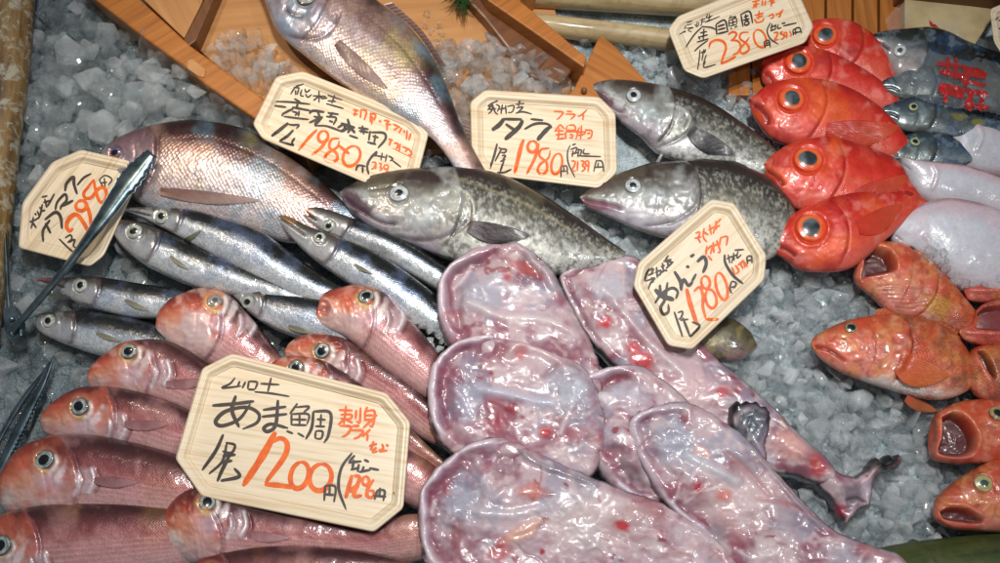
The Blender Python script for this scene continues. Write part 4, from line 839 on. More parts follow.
fish("rockfish", "red rockfish with a pale green eye, lowest fish in the bottom right corner", "fish", g_r,
     [(935, 500), (940, 494), (950, 485), (972, 470), (1000, 458), (1040, 448)], [(934, 506), (934, 517), (942, 525), (956, 530), (988, 532), (1040, 536)], 26, 0.5, M_rock, PAL_R, G=100,
     eyes=[(983, 484, 9, dict(iris=(190, 190, 140), iris2=(170, 160, 100), p=0.42, pupil=(60, 80, 76), ring=(150, 120, 80)))],
     feats=[('p', [(940, 512), (950, 508), (968, 510), (984, 521), (976, 524), (955, 522), (944, 519)], 4, -9, MOUTH, 0.95), ('g', [(937, 500), (948, 504), (966, 506), (986, 518)], 2.2, 1.6, (216, 130, 96), 0.7), ('g', [(936, 518), (950, 526), (976, 529)], 2.6, 1.8, (206, 90, 76), 0.7)])
fish("rockfish", "red open mouthed rockfish at the right edge, lying just under the pale flatfish", "fish", g_r,
     [(964, 289), (974, 283), (980, 268), (987, 256), (1004, 252), (1040, 250)], [(964, 292), (969, 300), (985, 303), (1004, 303), (1040, 306)], 27, 0.5, M_rock, dict(PAL_R, body=[(-1, (206, 100, 90)), (0, (196, 76, 64)), (1, (190, 90, 70))]), G=None,
     feats=[('p', [(986, 262), (1002, 258), (1030, 258), (1030, 288), (1000, 288), (982, 283)], 4, -11, (150, 70, 74), 0.9), ('g', [(965, 290), (985, 291), (1004, 291)], 2.6, 2.0, (214, 110, 96), 0.7)])
fish("rockfish", "red open mouthed rockfish at the right edge, second of the three stacked there", "fish", g_r,
     [(959, 330), (972, 322), (976, 310), (986, 303), (1004, 300), (1040, 300)], [(959, 333), (966, 341), (985, 346), (1004, 347), (1040, 350)], 30, 0.5, M_rock, dict(PAL_R, body=[(-1, (206, 100, 90)), (0, (196, 76, 64)), (1, (190, 90, 70))]), G=None,
     feats=[('p', [(978, 312), (990, 306), (1030, 305), (1030, 331), (1000, 330), (976, 327)], 4, -11, (120, 50, 56), 0.9), ('g', [(961, 332), (983, 334), (1004, 334)], 2.6, 2.0, (214, 110, 96), 0.7)])
fish("rockfish", "red rockfish with thick upright lips at the right edge, lowest of three stacked there", "fish", g_r,
     [(967, 372), (966, 358), (974, 348), (990, 345), (1010, 342), (1040, 342)], [(967, 376), (972, 390), (984, 400), (1004, 404), (1040, 406)], 27, 0.5, M_rock, PAL_R, G=None,
     feats=[('p', [(977, 350), (986, 352), (994, 366), (996, 378), (990, 374), (982, 360)], 3, -8, (70, 20, 22), 0.95), ('g', [(972, 352), (980, 366), (990, 384), (992, 398)], 4.0, 2.6, (220, 110, 84), 0.7)])

# ---- tilefish
eyeT = dict(iris=(176, 184, 180), iris2=(110, 122, 124), p=0.56, pupil=(6, 7, 10), ring=(50, 34, 30), halo=(176, 112, 84), ringk=0.8)
def tile(label, top, bot, h, eye, G, jaw=None, fins=(), feats=(), tilt=4, ratio=0.62, es=eyeT):
    ex, ey, er = eye
    gx0 = ex + 0.46 * G; gy0 = ey + 22
    fs = [('g', [(ex + 9, ey - 6), (ex + 11.5, ey + 2), (ex + 9, ey + 9), (ex + 2, ey + 14)], 2.3, 0.6, (238, 230, 226), 0.9), ('b', ex - 1, ey + 10.5, 7, 3, 15, 0, (222, 186, 84), 0.9), ('b', ex + 2, ey + 22, 16, 12, 20, 0, (218, 190, 204), 0.6), ('b', gx0 - 2, gy0, 10, 15, 10, 0.8, (206, 178, 182), 0.75), ('g', [(gx0 - 8, gy0 - 12), (gx0 - 4, gy0), (gx0 - 12, gy0 + 14)], 1.5, -1.5, (130, 84, 90), 0.6), ('g', [(gx0 + 4, gy0 - 16), (gx0 + 7, gy0), (gx0, gy0 + 14)], 2.0, 1.8, (236, 222, 226), 0.95), ('g', [(gx0 - 14, gy0 + 16), (gx0 - 8, gy0 + 4), (gx0 - 9, gy0 - 10)], 1.6, 1.2, (232, 216, 222), 0.8), ('g', [(gx0 + 9, gy0 - 12), (gx0 + 12, gy0 + 2), (gx0 + 6, gy0 + 14)], 1.6, -1.6, (96, 52, 58), 0.6), ('b', ex + 16, ey + 12, 15, 4.5, 118, 0.8, (240, 222, 222), 0.75), ('b', ex - 9, ey + 14, 10, 12, 20, 0.5, (234, 176, 160), 0.5), ('b', ex - 5, ey + 3, 8, 5, 40, 0, (226, 190, 110), 0.5)] + list(feats)
    return fish("tilefish", label, "fish", g_t, top, bot, h, ratio, M_tile, PAL_T, G=G, tilt=tilt, eyes=[(*eye, es)], jaw=jaw, fins=fins, feats=fs, gk=1.3)
PEC = lambda x, y, a=15, L=44, s=17: ("pectoral_fin", dict(root=(x, y), ang=a, L=L, spread=s, c0=(150, 92, 96), c1=(190, 140, 142), lift=0.9))
tile("tilefish with a pale bulging cheek and sunken grey eye, topmost of the left pile", [(156, 323), (160, 312), (168, 303), (182, 295), (206, 289), (229, 295), (243, 308), (258, 326), (278, 352), (292, 374)], [(156, 326), (159, 337), (172, 349), (189, 358), (215, 370), (245, 382), (275, 388), (290, 384)], 22, (215, 301, 8), 74, tilt=2,
     es=dict(iris=(170, 160, 150), iris2=(130, 120, 116), p=0.35, pupil=(90, 86, 86), ring=(140, 120, 110), halo=(220, 140, 90)), feats=[('b', 196, 330, 24, 16, 40, 1.2, (228, 206, 206), 0.7)])
tile("open mouthed tilefish with a gaping pink mouth below the barracuda pair", [(314, 318), (318, 308), (321, 298), (328, 292), (342, 288), (362, 286), (386, 293), (402, 311), (420, 330), (436, 350), (452, 372)], [(314, 320), (317, 324), (330, 331), (345, 338), (362, 352), (382, 370), (405, 386), (428, 400), (448, 398)], 33, (366, 297, 8), 66, tilt=1,
     feats=[('b', 325, 308, 8, 5, 100, -5, (150, 80, 80), 0.8), ('g', [(322, 297), (330, 303), (334, 314), (326, 322)], 2, 1.6, (226, 176, 160), 0.7), ('b', 350, 322, 24, 10, 30, 1.0, (226, 196, 196), 0.7)])
tile("tilefish head just above the large price tag, below the chin of the open mouthed one", [(284, 352), (290, 343), (303, 336), (318, 334), (342, 338), (369, 354), (400, 375), (428, 400), (446, 420), (462, 440)], [(284, 355), (292, 366), (318, 378), (350, 392), (385, 412), (420, 438), (452, 452)], 29, (322, 351, 8), 66)
tile("tilefish mostly hidden, its eye peeking over the top rim of the large price tag", [(268, 366), (279, 359), (295, 356), (327, 362), (358, 382), (390, 409), (422, 440), (450, 466)], [(268, 368), (285, 388), (330, 414), (370, 438), (405, 464), (440, 482)], 33, (296, 368, 8), 66)
tile("tilefish body showing only behind the right end of the large price tag", [(330, 420), (365, 430), (400, 440), (425, 452), (448, 470)], [(330, 470), (365, 485), (400, 502), (425, 512), (446, 506)], 28, (338, 446, 6), 40, tilt=0)
tile("small headed tilefish with bright eye, third from top in the left column", [(88, 378), (90, 370), (96, 362), (119, 346), (135, 341), (166, 341), (190, 351), (212, 368), (236, 392)], [(88, 381), (92, 389), (119, 398), (150, 406), (186, 418), (225, 424)], 24, (129, 352, 8), 74, fins=[PEC(166, 384, 0)])
tile("deep red tilefish between the bright eyed one and the broad one in the left column", [(40, 420), (46, 410), (58, 400), (74, 391), (90, 387), (119, 388), (158, 397), (188, 409), (220, 426)], [(40, 423), (45, 433), (59, 441), (99, 448), (140, 458), (174, 468), (215, 470)], 28, (80, 407, 9), 84, fins=[PEC(124, 424, 5)])
tile("broad tilefish with a golden ringed eye at the left edge", [(0, 489), (2, 478), (9, 465), (24, 448), (50, 437), (88, 435), (127, 441), (174, 453), (196, 464), (220, 480)], [(0, 493), (4, 507), (16, 516), (59, 521), (110, 526), (160, 530), (215, 528)], 32, (45, 460, 9.5), 92, fins=[PEC(94, 480, 8)],
     feats=[('b', 8, 500, 9, 12, 20, 0, (226, 212, 206), 0.8)])
tile("tilefish whose snout is cut off by the left edge, below the broad one", [(-30, 550), (-22, 532), (0, 517), (24, 509), (63, 503), (119, 501), (166, 505), (200, 515), (222, 528)], [(-30, 554), (-18, 578), (20, 592), (70, 592), (130, 584), (180, 572), (220, 560)], 35, (2, 546, 10), 84)
tile("tilefish emerging from under the lower left corner of the large price tag", [(160, 538), (160, 526), (167, 511), (182, 494), (200, 488), (222, 495), (260, 505), (310, 514), (360, 522), (415, 514), (448, 522)], [(160, 541), (163, 549), (176, 560), (200, 566), (240, 572), (300, 570), (360, 568), (415, 562), (448, 552)], 38, (207, 503, 8.5), 70,
     feats=[('b', 172, 540, 11, 10, 30, 0.6, (230, 214, 208), 0.8)], fins=[PEC(246, 534, 10)])
tile("dark backed tilefish along the very bottom edge of the picture", [(186, 574), (200, 560), (230, 550), (270, 545), (320, 546), (370, 552), (410, 562), (440, 576)], [(186, 582), (220, 604), (290, 610), (360, 608), (436, 584)], 44, (212, 572, 8), 50)

# ---- monkfish
flesh("monkfish", "gutted monkfish lying furthest back, its wide lip against the large cod", "monkfish", g_a,
      [(435, 297), (438, 277), (453, 258), (474, 245), (498, 239), (518, 239), (536, 250), (552, 267), (562, 285), (579, 315), (594, 345), (604, 380), (596, 405), (556, 404), (500, 380), (455, 350), (438, 320)], 41, 12,
      lips=[([(500, 239), (474, 245), (453, 258), (438, 277), (435, 297), (439, 322), (452, 346)], 8.5)], seed=2, bowl=6,
      feats=[('b', 532, 268, 12, 17, 20, -6, (110, 56, 58), 0.75), ('g', [(510, 242), (530, 256), (544, 272), (556, 292)], 4, 3.5, (206, 190, 196), 0.7), ('b', 507, 279, 6, 5, 0, 0, (186, 34, 44), 0.9), ('b', 525, 270, 14, 8, 20, 0, (206, 90, 90), 0.5), ('b', 490, 290, 26, 20, 0, 0, (176, 178, 190), 0.6),  # first blob: fold pocket pressed in, its shadow painted dark brown
             ('g', [(462, 300), (500, 318), (545, 322), (580, 340)], 4.5, 3.0, (226, 214, 214), 0.6), ('g', [(450, 272), (468, 262), (490, 262)], 3, -2.5, (130, 96, 104), 0.7)])
flesh("monkfish", "gutted monkfish in the middle of the three stacked on the left, round pale mouth rim", "monkfish", g_a,
      [(425, 388), (431, 362), (452, 342), (478, 332), (510, 334), (550, 346), (586, 366), (602, 398), (608, 440), (590, 478), (540, 474), (500, 462), (460, 456), (440, 442), (428, 418)], 46, 13,
      lips=[([(500, 332), (478, 332), (452, 342), (431, 362), (425, 388), (429, 418), (442, 444)], 9.0)], seed=21, bowl=6.5,
      feats=[('g', [(470, 388), (500, 394), (535, 402), (560, 406)], 5, 4.0, (196, 200, 216), 0.8), ('b', 545, 434, 7, 8, 0, 1.5, (190, 30, 40), 0.95), ('b', 520, 352, 10, 8, 0, 0, (186, 60, 70), 0.7), ('b', 470, 400, 18, 26, 10, -2, (176, 178, 196), 0.7), ('b', 498, 424, 14, 9, 0, 0, (170, 60, 80), 0.5),
             ('g', [(505, 360), (520, 346), (548, 356), (570, 372)], 4, 3, (220, 196, 196), 0.6), ('b', 575, 392, 22, 26, 10, 2, (196, 202, 212), 0.6), ('g', [(540, 380), (562, 364), (585, 372)], 3, -2, (150, 110, 110), 0.5)])
flesh("monkfish", "gutted monkfish nearest the bottom edge, beside the tilefish pile", "monkfish", g_a,
      [(416, 510), (421, 486), (442, 460), (470, 441), (499, 434), (520, 440), (551, 456), (590, 474), (626, 488), (660, 500), (702, 524), (730, 548), (738, 590), (600, 600), (440, 596), (426, 570), (418, 538)], 52, 14,
      lips=[([(500, 434), (470, 441), (442, 460), (421, 486), (416, 510), (419, 540), (432, 574)], 9.5)], seed=33, bowl=7, base=[(600, 520, 70, 34, (216, 196, 192), 0.6)],
      feats=[('b', 505, 462, 14, 22, 30, -6, (140, 96, 110), 0.7), ('b', 530, 492, 13, 10, 0, 1.5, (196, 110, 96), 0.8), ('b', 521, 534, 22, 8, 150, 2.5, (226, 178, 160), 0.85), ('b', 500, 554, 16, 10, 140, 0, (186, 70, 74), 0.8), ('b', 622, 526, 9, 6, 20, 0, (190, 40, 50), 0.9), ('b', 542, 552, 3, 3, 0, 0, (180, 30, 40), 0.9),
             ('g', [(510, 440), (528, 458), (560, 472), (600, 484)], 3.4, 3.0, (120, 120, 130), 0.6), ('b', 462, 500, 22, 34, 15, -3, (172, 176, 190), 0.6), ('g', [(470, 512), (510, 516), (546, 508)], 5, 3, (210, 206, 214), 0.5), ('b', 456, 536, 8, 20, 10, 0, (150, 70, 70), .5)])
flesh("monkfish", "small gutted monkfish tucked between the middle one and the large right one", "monkfish", g_a,
      [(573, 391), (578, 379), (594, 369), (618, 363), (640, 363), (656, 371), (682, 391), (702, 418), (704, 460), (684, 498), (657, 505), (632, 498), (609, 484), (593, 459), (581, 427)], 41, 13,
      lips=[([(640, 363), (618, 363), (594, 369), (578, 379), (573, 393), (581, 427), (593, 459), (609, 484), (634, 500), (660, 505)], 8.5)], seed=46, bowl=7, skin=(44, 42, 46),
      feats=[('b', 612, 380, 14, 5, 160, -3, (150, 70, 80), 0.7), ('b', 612, 456, 14, 10, 30, -2, (160, 84, 96), 0.6), ('b', 626, 398, 28, 14, 10, 0, (206, 202, 212), 0.6), ('b', 630, 470, 24, 8, 40, 0, (120, 118, 124), 0.5)])
flesh("monkfish", "largest gutted monkfish, its long tail reaching the bottom right", "monkfish", g_a,
      [(626, 428), (632, 414), (656, 404), (688, 400), (719, 414), (751, 438), (775, 466), (806, 500), (836, 528), (862, 540), (906, 556), (910, 585), (780, 590), (736, 572), (712, 548), (690, 526), (664, 502), (645, 472), (631, 446)], 49, 14,
      lips=[([(688, 400), (656, 404), (632, 414), (626, 428), (631, 446), (645, 472), (664, 502), (690, 528), (716, 548)], 8.5)], seed=58, bowl=7, skin=(50, 48, 52), base=[(740, 500, 60, 40, (216, 190, 188), 0.6)],
      feats=[('g', [(698, 404), (730, 424), (762, 460), (800, 506), (830, 532)], 2.6, 2.4, (150, 150, 158), 0.8), ('g', [(680, 452), (710, 470), (742, 486)], 5, 3.4, (202, 206, 216), 0.7), ('b', 700, 452, 9, 6, 30, 1.5, (226, 180, 170), 0.8), ('b', 697, 490, 8, 7, 0, 0, (170, 30, 44), 0.85), ('b', 724, 496, 8, 7, 0, 1, (214, 110, 90), 0.7),
             ('b', 672, 442, 22, 22, 0, -2, (176, 182, 196), 0.6), ('g', [(720, 450), (748, 472), (772, 500)], 3, -2, (190, 130, 130), 0.5), ('b', 716, 535, 14, 12, 30, 0, (120, 118, 128), 0.5), ('g', [(752, 498), (790, 506), (820, 520)], 2, -1.5, (190, 110, 110), .5), ('b', 880, 556, 26, 9, 20, 0, (190, 130, 132), 0.6)])
flesh("monkfish", "narrow gutted monkfish running under the ankou price tag toward the ice", "monkfish", g_a,
      [(559, 283), (562, 270), (588, 257), (612, 252), (640, 257), (676, 300), (704, 342), (740, 374), (772, 402), (800, 430), (832, 460), (840, 478), (824, 484), (792, 474), (764, 470), (720, 440), (690, 420), (660, 400), (628, 376), (600, 350), (576, 318)], 22, 13,
      lips=[([(600, 254), (562, 270), (559, 283), (576, 318), (598, 350)], 5.0, (190, 160, 170))], seed=71, bowl=3, base=[(690, 390, 40, 24, (216, 180, 180), 0.7), (790, 445, 30, 16, (214, 160, 156), 0.7)],
      feats=[('b', 605, 325, 8, 7, 0, 1, (206, 40, 50), 0.9), ('b', 640, 358, 18, 11, 50, 1.5, (206, 66, 70), 0.85), ('b', 610, 290, 22, 20, 0, 2, (190, 196, 206), 0.6), ('g', [(590, 280), (620, 310), (650, 345), (690, 380)], 4, 2.5, (220, 206, 210), 0.5), ('b', 722, 393, 8, 6, 0, 0, (196, 70, 80), 0.7), ('b', 816, 466, 14, 9, 40, -1, (190, 60, 56), 0.85), ('b', 782, 425, 9, 4, 40, 2, (236, 214, 200), 0.9), ('b', 792, 448, 22, 12, 40, 1, (222, 170, 160), 0.6)])
# black tipped fin on the ice side and the tail end
ft, _s = flesh("monkfish_fin", "grey fin with black scalloped edge standing between two monkfish", "fish fin", None,
      [(732, 424), (732, 408), (737, 400), (742, 402), (747, 399), (752, 402), (758, 400), (762, 405), (767, 405), (770, 410), (773, 416), (771, 430), (767, 444), (768, 462), (752, 452), (740, 438)], 46, 8, seed=80, skin=(16, 18, 20),
      feats=[('b', 752, 428, 16, 22, 20, -1, (92, 98, 108), 1.0), ('g', [(734, 418), (736, 406), (748, 402), (758, 402), (770, 410), (768, 428)], 6.5, 2.0, (10, 11, 12), 1.0), ('g', [(745, 440), (750, 420), (756, 408)], 2, 1.2, (60, 64, 70), 0.6), ('g', [(738, 430), (743, 412)], 2, 1.2, (60, 64, 70), 0.6)])
ft, _s = flesh("monkfish_tail", "grey pink monkfish tail with a curled black fin tip on the crushed ice", "fish tail", None,
      [(806, 474), (822, 462), (842, 472), (856, 476), (866, 470), (877, 457), (884, 459), (890, 454), (896, 457), (901, 453), (904, 462), (898, 469), (884, 471), (876, 483), (872, 504), (860, 510), (847, 524), (838, 506), (822, 488)], 20, 9, seed=84, skin=(40, 40, 44),
      feats=[('b', 852, 496, 18, 18, 0, 0, (126, 108, 118), 0.9), ('b', 842, 510, 6, 10, 0, 0, (170, 50, 70), 0.8), ('b', 889, 461, 22, 11, 170, 2.5, (8, 8, 9), 1.0), ('g', [(873, 486), (878, 470)], 3, 1, (120, 40, 60), 0.7), ('g', [(846, 500), (858, 498), (868, 504)], 1.5, -2, (40, 34, 40), 0.8)])

# ---- price tags
price_tag("kamasu price tag reading 298 yen, lying at the far left under the tongs", [(22, 203), (52, 162), (81, 149.5), (134, 161.5), (142, 173), (104, 256), (90, 267), (18, 248)], 28, (0.02, 0.0), -55, (5, 145), 4.506,
    ["@25,170,6.624 w12 30,345 80,325 / 55,310 50,350 40,390 / 50,345 75,385 / 65,285 75,300 / 80,270 95,310 65,330 / 95,245 110,260 / 105,275 135,265 / 115,225 100,305 / 110,180 150,170 / 130,190 145,250 / 120,215 175,200 / 150,240 195,155",
     "@25,170,6.624 w19 130,330 200,280 235,310 245,390 / w16 165,330 120,400 120,475 / 135,350 170,420 / 200,265 215,210 265,160 275,200 240,240 235,265 / 245,240 320,200 / w19 265,140 275,90 320,45 325,95 345,160 / w13 345,100 390,50 440,22",
     "@25,170,6.624 w11 225,455 270,500 320,545 / 265,450 300,430 310,455 280,480 / 290,480 330,460 320,500 345,520 / w9 490,60 515,110 / 490,65 530,35 575,60 550,100 / 500,85 545,80 / 525,50 530,110 / 445,355 460,395 / 480,325 490,365 500,330"],
    ["@25,170,6.624 w25 320,385 295,405 275,370 290,325 330,295 360,310 400,370 430,430 / w22 o372,236,36,33,-30 / 408,225 430,300 440,390 / w21 455,60 465,120 490,200 520,210 540,160 520,115 480,130 440,180 400,185 390,150 420,110 455,60 / w10 535,230 555,210 / 560,185 580,170"])
price_tag("farmed sea bream price tag reading 1980 yen, leaning on the boat's side", [(252.5, 124), (276, 76.5), (303, 71), (414, 115.5), (429, 133), (418, 176), (400, 198), (262, 139)], 36, (-0.04, -0.04), 23, (245, 65), 4.505,
    ["@265,75,7.04 w11 275,60 215,85 180,135 / 200,85 245,90 / 215,105 215,140 / 240,90 225,140 / 260,100 250,140 275,150 / 280,95 290,120 320,100 / 285,130 300,155 330,135 / 335,145 430,150 / 380,110 380,195 / 375,150 340,180 / 385,150 410,170 / 400,165 440,160 / 440,140 545,175 / 490,140 470,200 / 440,180 500,185 / 430,200 555,235",
     "@265,75,7.04 w13 75,185 190,190 320,205 / 205,165 250,190 / 65,215 150,225 / w15 230,200 220,240 / 190,225 320,250 / 200,235 130,270 120,290 / w13 130,290 205,300 310,312 / 190,255 225,265 210,285 / 240,250 235,290 / w16 310,270 340,250 420,260 / 370,255 380,300 310,335 / w20 405,290 355,345 370,355 / w13 340,290 400,300 / 365,355 440,360 550,400 / 440,265 520,275 / 480,260 450,300 / 430,290 500,300 480,350 / 450,320 480,330 / w16 510,370 560,345 555,400",
     "@265,75,7.04 w20 165,335 110,380 45,430 / w12 165,345 200,350 240,350 220,375 / w17 200,385 155,430 100,465 / w13 100,465 205,495 / 210,440 190,475 205,495",
     "@340,95,6.62 w16 50,155 65,220 50,250 / 5,185 100,215 / 60,215 0,240 / 70,215 100,250 / w12 60,265 120,285 / 120,215 190,225 / 150,200 140,250 / 125,235 190,245 / 160,225 155,260 / 200,235 190,300 / w14 205,245 290,250 300,290 250,350 / w12 215,270 255,280 / 235,260 225,320 / 180,310 240,325",
     "@340,95,6.62 w14 245,370 200,420 180,470 190,525 / w12 105,500 120,465 170,470 / 150,465 150,515 / 245,375 230,405 / w9 240,400 300,410 / 280,380 270,430 / 310,390 300,440 / 320,400 350,420 330,435 / 345,430 405,475 / 360,510 380,505 395,520"],
    ["w15 325,290 285,330 240,385 / o352,322,22,26,20 / 372,325 345,370 300,405 / 425,330 390,335 380,370 410,395 415,425 385,435 360,420 375,395 415,370 425,340 / o480,410,36,48,30 / 420,360 470,400",
     "@340,95,6.62 w12 85,95 125,105 / 105,90 95,140 / 85,125 120,125 / 140,90 135,150 / 145,95 175,110 160,165 / 195,120 235,130 225,170 / 205,115 200,180 / 200,150 230,155 / 215,140 210,195 / 255,170 275,175 / 290,165 330,175 / 300,190 340,195 / 315,160 310,235 / 350,190 400,215 / 355,230 385,215 / 410,215 390,250 / 420,230 430,250 / 445,230 440,295 / 470,250 455,300 / 320,290 350,300 / 340,290 325,335 / 355,315 385,325 370,360 / 400,320 390,370 / 410,340 445,355 430,375 / 450,350 475,385 450,400 / w4 345,350 480,415",
     "@340,95,6.62 w10 210,445 235,445 225,480 205,490 / 235,490 240,445 / 255,450 275,455 265,475 280,485 260,500 / o305,475,15,14,0 / 320,480 300,530"])
price_tag("cod price tag reading 1980 yen in the upper middle, beside the wooden prow", [(470, 102), (485, 89.5), (600, 97), (615.5, 113), (617.5, 172), (601, 189), (486, 175), (471.5, 163)], 29, (0.02, -0.02), 6, (465, 85), 5.3625,
    ["@470,95,6.62 w10 185,35 120,70 150,75 / 115,100 150,65 145,100 120,125 / 125,95 175,90 / 155,75 165,110 185,130 / 170,60 195,75 180,110 / 215,60 205,125 / 195,95 235,85 / 235,65 240,125 / 245,75 290,70 280,110 250,115 / 300,60 360,55 / 330,35 320,75 / 305,85 350,80 310,120 / 300,120 350,110 410,125",
     "@470,95,6.62 w26 225,155 195,195 145,232 / w18 220,158 345,160 / w27 350,165 320,215 230,295 / w17 235,190 300,235 / w13 400,158 485,166 / w15 360,225 430,190 500,188 540,204 / w25 540,202 500,236 445,298",
     "@470,95,6.62 w14 180,320 160,400 130,490 / w11 190,345 205,360 185,400 165,440 / 205,355 240,360 230,380 205,380 / 210,400 235,400 215,430 / 200,440 235,425 / 225,435 205,490 200,510 / 180,510 225,512 275,490",
     "w8.5 565,320 550,360 555,420 590,495 / 515,435 515,495 / 515,435 545,435 550,480 / 530,435 530,465 / 515,460 545,460 / 575,320 595,315 / 565,345 600,335 590,365 / 580,350 575,385 / 570,370 605,360 / 600,345 625,350 615,380 / 610,340 605,385 / 640,340 635,365 670,368 / 600,378 730,383 / 705,400 690,465 / 705,405 735,410 745,465 / 690,440 745,438 / 715,415 712,440"],
    ["w23 315,290 298,340 266,475 / w18 o362,330,26,30,10 / 396,312 375,390 330,478 / w16 452,338 408,346 400,380 436,414 438,458 412,478 390,458 404,424 446,392 458,350 / o492,422,28,56,12",
     "w10 475,140 525,145 505,175 490,185 / 545,140 575,142 / 540,155 590,158 565,185 / 655,130 630,155 605,170 / 635,155 632,188 / 510,210 480,250 / 510,210 535,235 / 490,245 530,245 / 505,230 500,290 / 485,265 535,262 / 490,290 535,285 / 550,215 545,240 590,240 585,215 555,215 / 540,250 540,290 / 540,250 600,250 595,290 / 560,265 575,265 575,280 560,280 / 615,225 605,250 640,250 / 625,215 620,290 / 605,270 640,262 / 650,235 640,265 / 650,240 680,245 675,280 655,285 / 655,260 672,255",
     "w11 570,405 590,410 585,435 570,460 595,460 / 605,405 602,460 / 620,405 640,410 630,430 645,445 625,465 / o655,418,9,14,0 / 665,415 660,465"], rimk=1.0, wb=7)
price_tag("alfonsino price tag reading 2380 yen, propped at the top above the red fish", [(667.5, 29.5), (678, 16), (772, -22), (796, -13), (813.8, 26.4), (805, 43), (703, 78.8), (684, 71)], 44, (0.0, 0.03), -19, (660, 0), 6.25,
    ["w7.5 160,150 155,180 / 165,140 205,130 / 165,155 200,148 / 120,215 160,190 150,205 / 160,175 210,170 175,185 200,200 / 215,150 235,165 245,135 / 235,130 225,170 / 250,125 285,115 / 265,110 260,150 250,160 / 255,135 285,130 / 300,85 290,110 330,95 / 295,110 320,105 / 280,140 350,110 375,100 / 310,85 305,135 / 290,130 330,118",
     "w10 270,160 215,215 160,295 / 265,165 320,170 350,185 / 250,205 295,195 / 275,175 270,250 / 245,230 300,215 / 230,262 305,240 / 240,225 250,245 / 300,250 245,290 215,320",
     "w12 350,150 355,215 / 350,150 405,125 425,200 / 360,165 405,150 / 362,185 410,172 / 360,210 420,195",
     "w8 445,95 430,120 / 440,110 475,100 460,115 / 430,125 432,165 / 430,128 475,112 480,150 / 435,145 475,132 / 435,162 480,150 / 455,120 458,158 / 440,180 450,172 / 465,170 485,160",
     "w11 505,85 520,165 / 505,88 560,70 580,145 / 525,105 555,95 / 535,85 540,125 / 520,125 560,115 / 530,135 532,155 555,148 550,130 530,135",
     "w9 250,310 245,370 235,435 / 275,305 262,380 / 255,330 285,315 / 285,305 280,330 / 290,340 270,400 / 285,380 275,420 350,400",
     "w9 690,140 670,190 690,240 740,275 / 650,260 658,300 / 650,260 680,250 690,295 / 660,270 685,262 / 655,285 690,275 / 690,170 725,155 / 700,145 695,195 / 690,190 720,180 / 725,150 720,185 / 740,150 735,175 760,170 / 760,145 785,140 / 770,160 855,140 / 830,185 835,220 / 830,185 870,170 885,205 / 845,180 850,215 / 832,205 880,195"],
    ["w17 305,300 318,264 358,248 398,262 412,300 396,352 380,398 / 380,398 430,376 476,350 / w15 424,216 456,198 478,210 464,238 440,252 / 440,252 484,254 505,286 488,324 454,342 / 555,200 510,205 500,240 545,275 555,310 520,335 500,310 530,270 560,230 / o625,240,36,58,-20",
     "w11 575,10 625,0 / 600,0 600,50 / 580,30 620,20 / 600,25 580,50 / 640,0 640,35 / 660,0 655,35 / 680,5 715,0 / 690,20 720,10 / 700,0 695,40 / 590,95 650,80 / 620,65 615,120 / 600,110 645,95 / 605,130 600,140 640,130 650,110 / 590,115 600,135 / 675,100 705,88 710,105 690,115 / 730,80 728,100 / 735,85 765,75 / 770,55 740,110 / 755,65 752,105",
     "w11 710,205 735,200 730,225 715,250 740,243 / 770,195 750,205 775,220 770,240 755,243 / o785,210,9,12,-10 / 795,210 790,238 / 810,190 820,215 815,228"], wb=8)
price_tag("monkfish price tag reading 1280 yen, turned steeply in the right middle", [(638, 263), (711, 199), (734.5, 203), (766.5, 255), (764.5, 280), (692, 350), (668, 346), (633, 286)], 50, (0.02, -0.04), -43, (625, 195), 3.52,
    ["@638,245,5.926 w11 65,135 45,185 40,215 / 50,160 90,140 75,180 / 60,180 95,165 / 45,215 100,195 75,225 60,265 / 80,190 90,225 / 110,130 115,195 / 100,165 135,150 130,175 110,180 / 145,105 150,150 / 135,130 160,120 / 135,165 160,150 175,155 / 180,60 165,90 200,85 / 150,95 205,100 / 175,95 180,130 / 165,140 210,98",
     "@638,245,5.926 w17 130,235 135,290 165,330 / w25 100,262 140,300 215,325 / w16 175,220 160,320 135,370 150,410 180,395 180,350 / 100,345 140,290 200,255 235,275 225,320 / w17 215,155 250,215 255,270 / 255,270 270,205 300,240 325,215 / w15 285,125 305,132 / 310,70 335,55 / w19 350,100 390,70 405,110 385,165 / w14 345,170 320,215",
     "@638,245,5.926 w12 215,395 240,470 265,545 / w10 235,400 265,395 255,430 240,440 / 250,445 300,440 / w13 265,430 285,480 310,545 / 310,545 365,480 320,455",
     "@690,210,5.63 w14 195,250 200,300 245,370 300,415 / w8 215,250 225,300 / 205,275 240,262 235,300 / 245,240 250,285 / 240,262 265,250 / 270,230 265,270 290,250 / 250,225 305,222 / w9 235,400 225,440 235,470 / 235,400 260,410 250,440 / 232,435 255,430 / 320,262 325,305 / 320,262 345,260 350,300 / 325,285 350,280"],
    ["@638,245,5.926 w24 288,258 310,350 352,478 / w16 330,275 365,250 385,300 385,370 405,445 / 405,440 440,442 480,440",
     "@690,210,5.63 w15 o88,408,24,36,-10 / o118,500,30,54,-12 / o178,430,30,78,-14",
     "@690,210,5.63 w10 30,130 55,125 45,160 / 40,150 60,185 / 25,160 65,150 / 80,100 75,150 95,180 / 70,120 105,140 / 110,80 120,140 / 105,115 140,95 130,135 / 145,60 150,110 / 140,85 175,48 / 150,95 170,85 / 95,200 90,255 / 85,230 125,200 115,250 / 100,255 125,285 / 130,180 135,240 / 125,205 160,190 / 150,170 170,230 155,240 / 175,150 165,200 / 175,155 210,150 205,200 / 235,320 255,365 / 255,310 275,340 260,360 / 280,295 300,330 / 270,310 300,290 310,325 / 295,280 325,320"], wb=7)
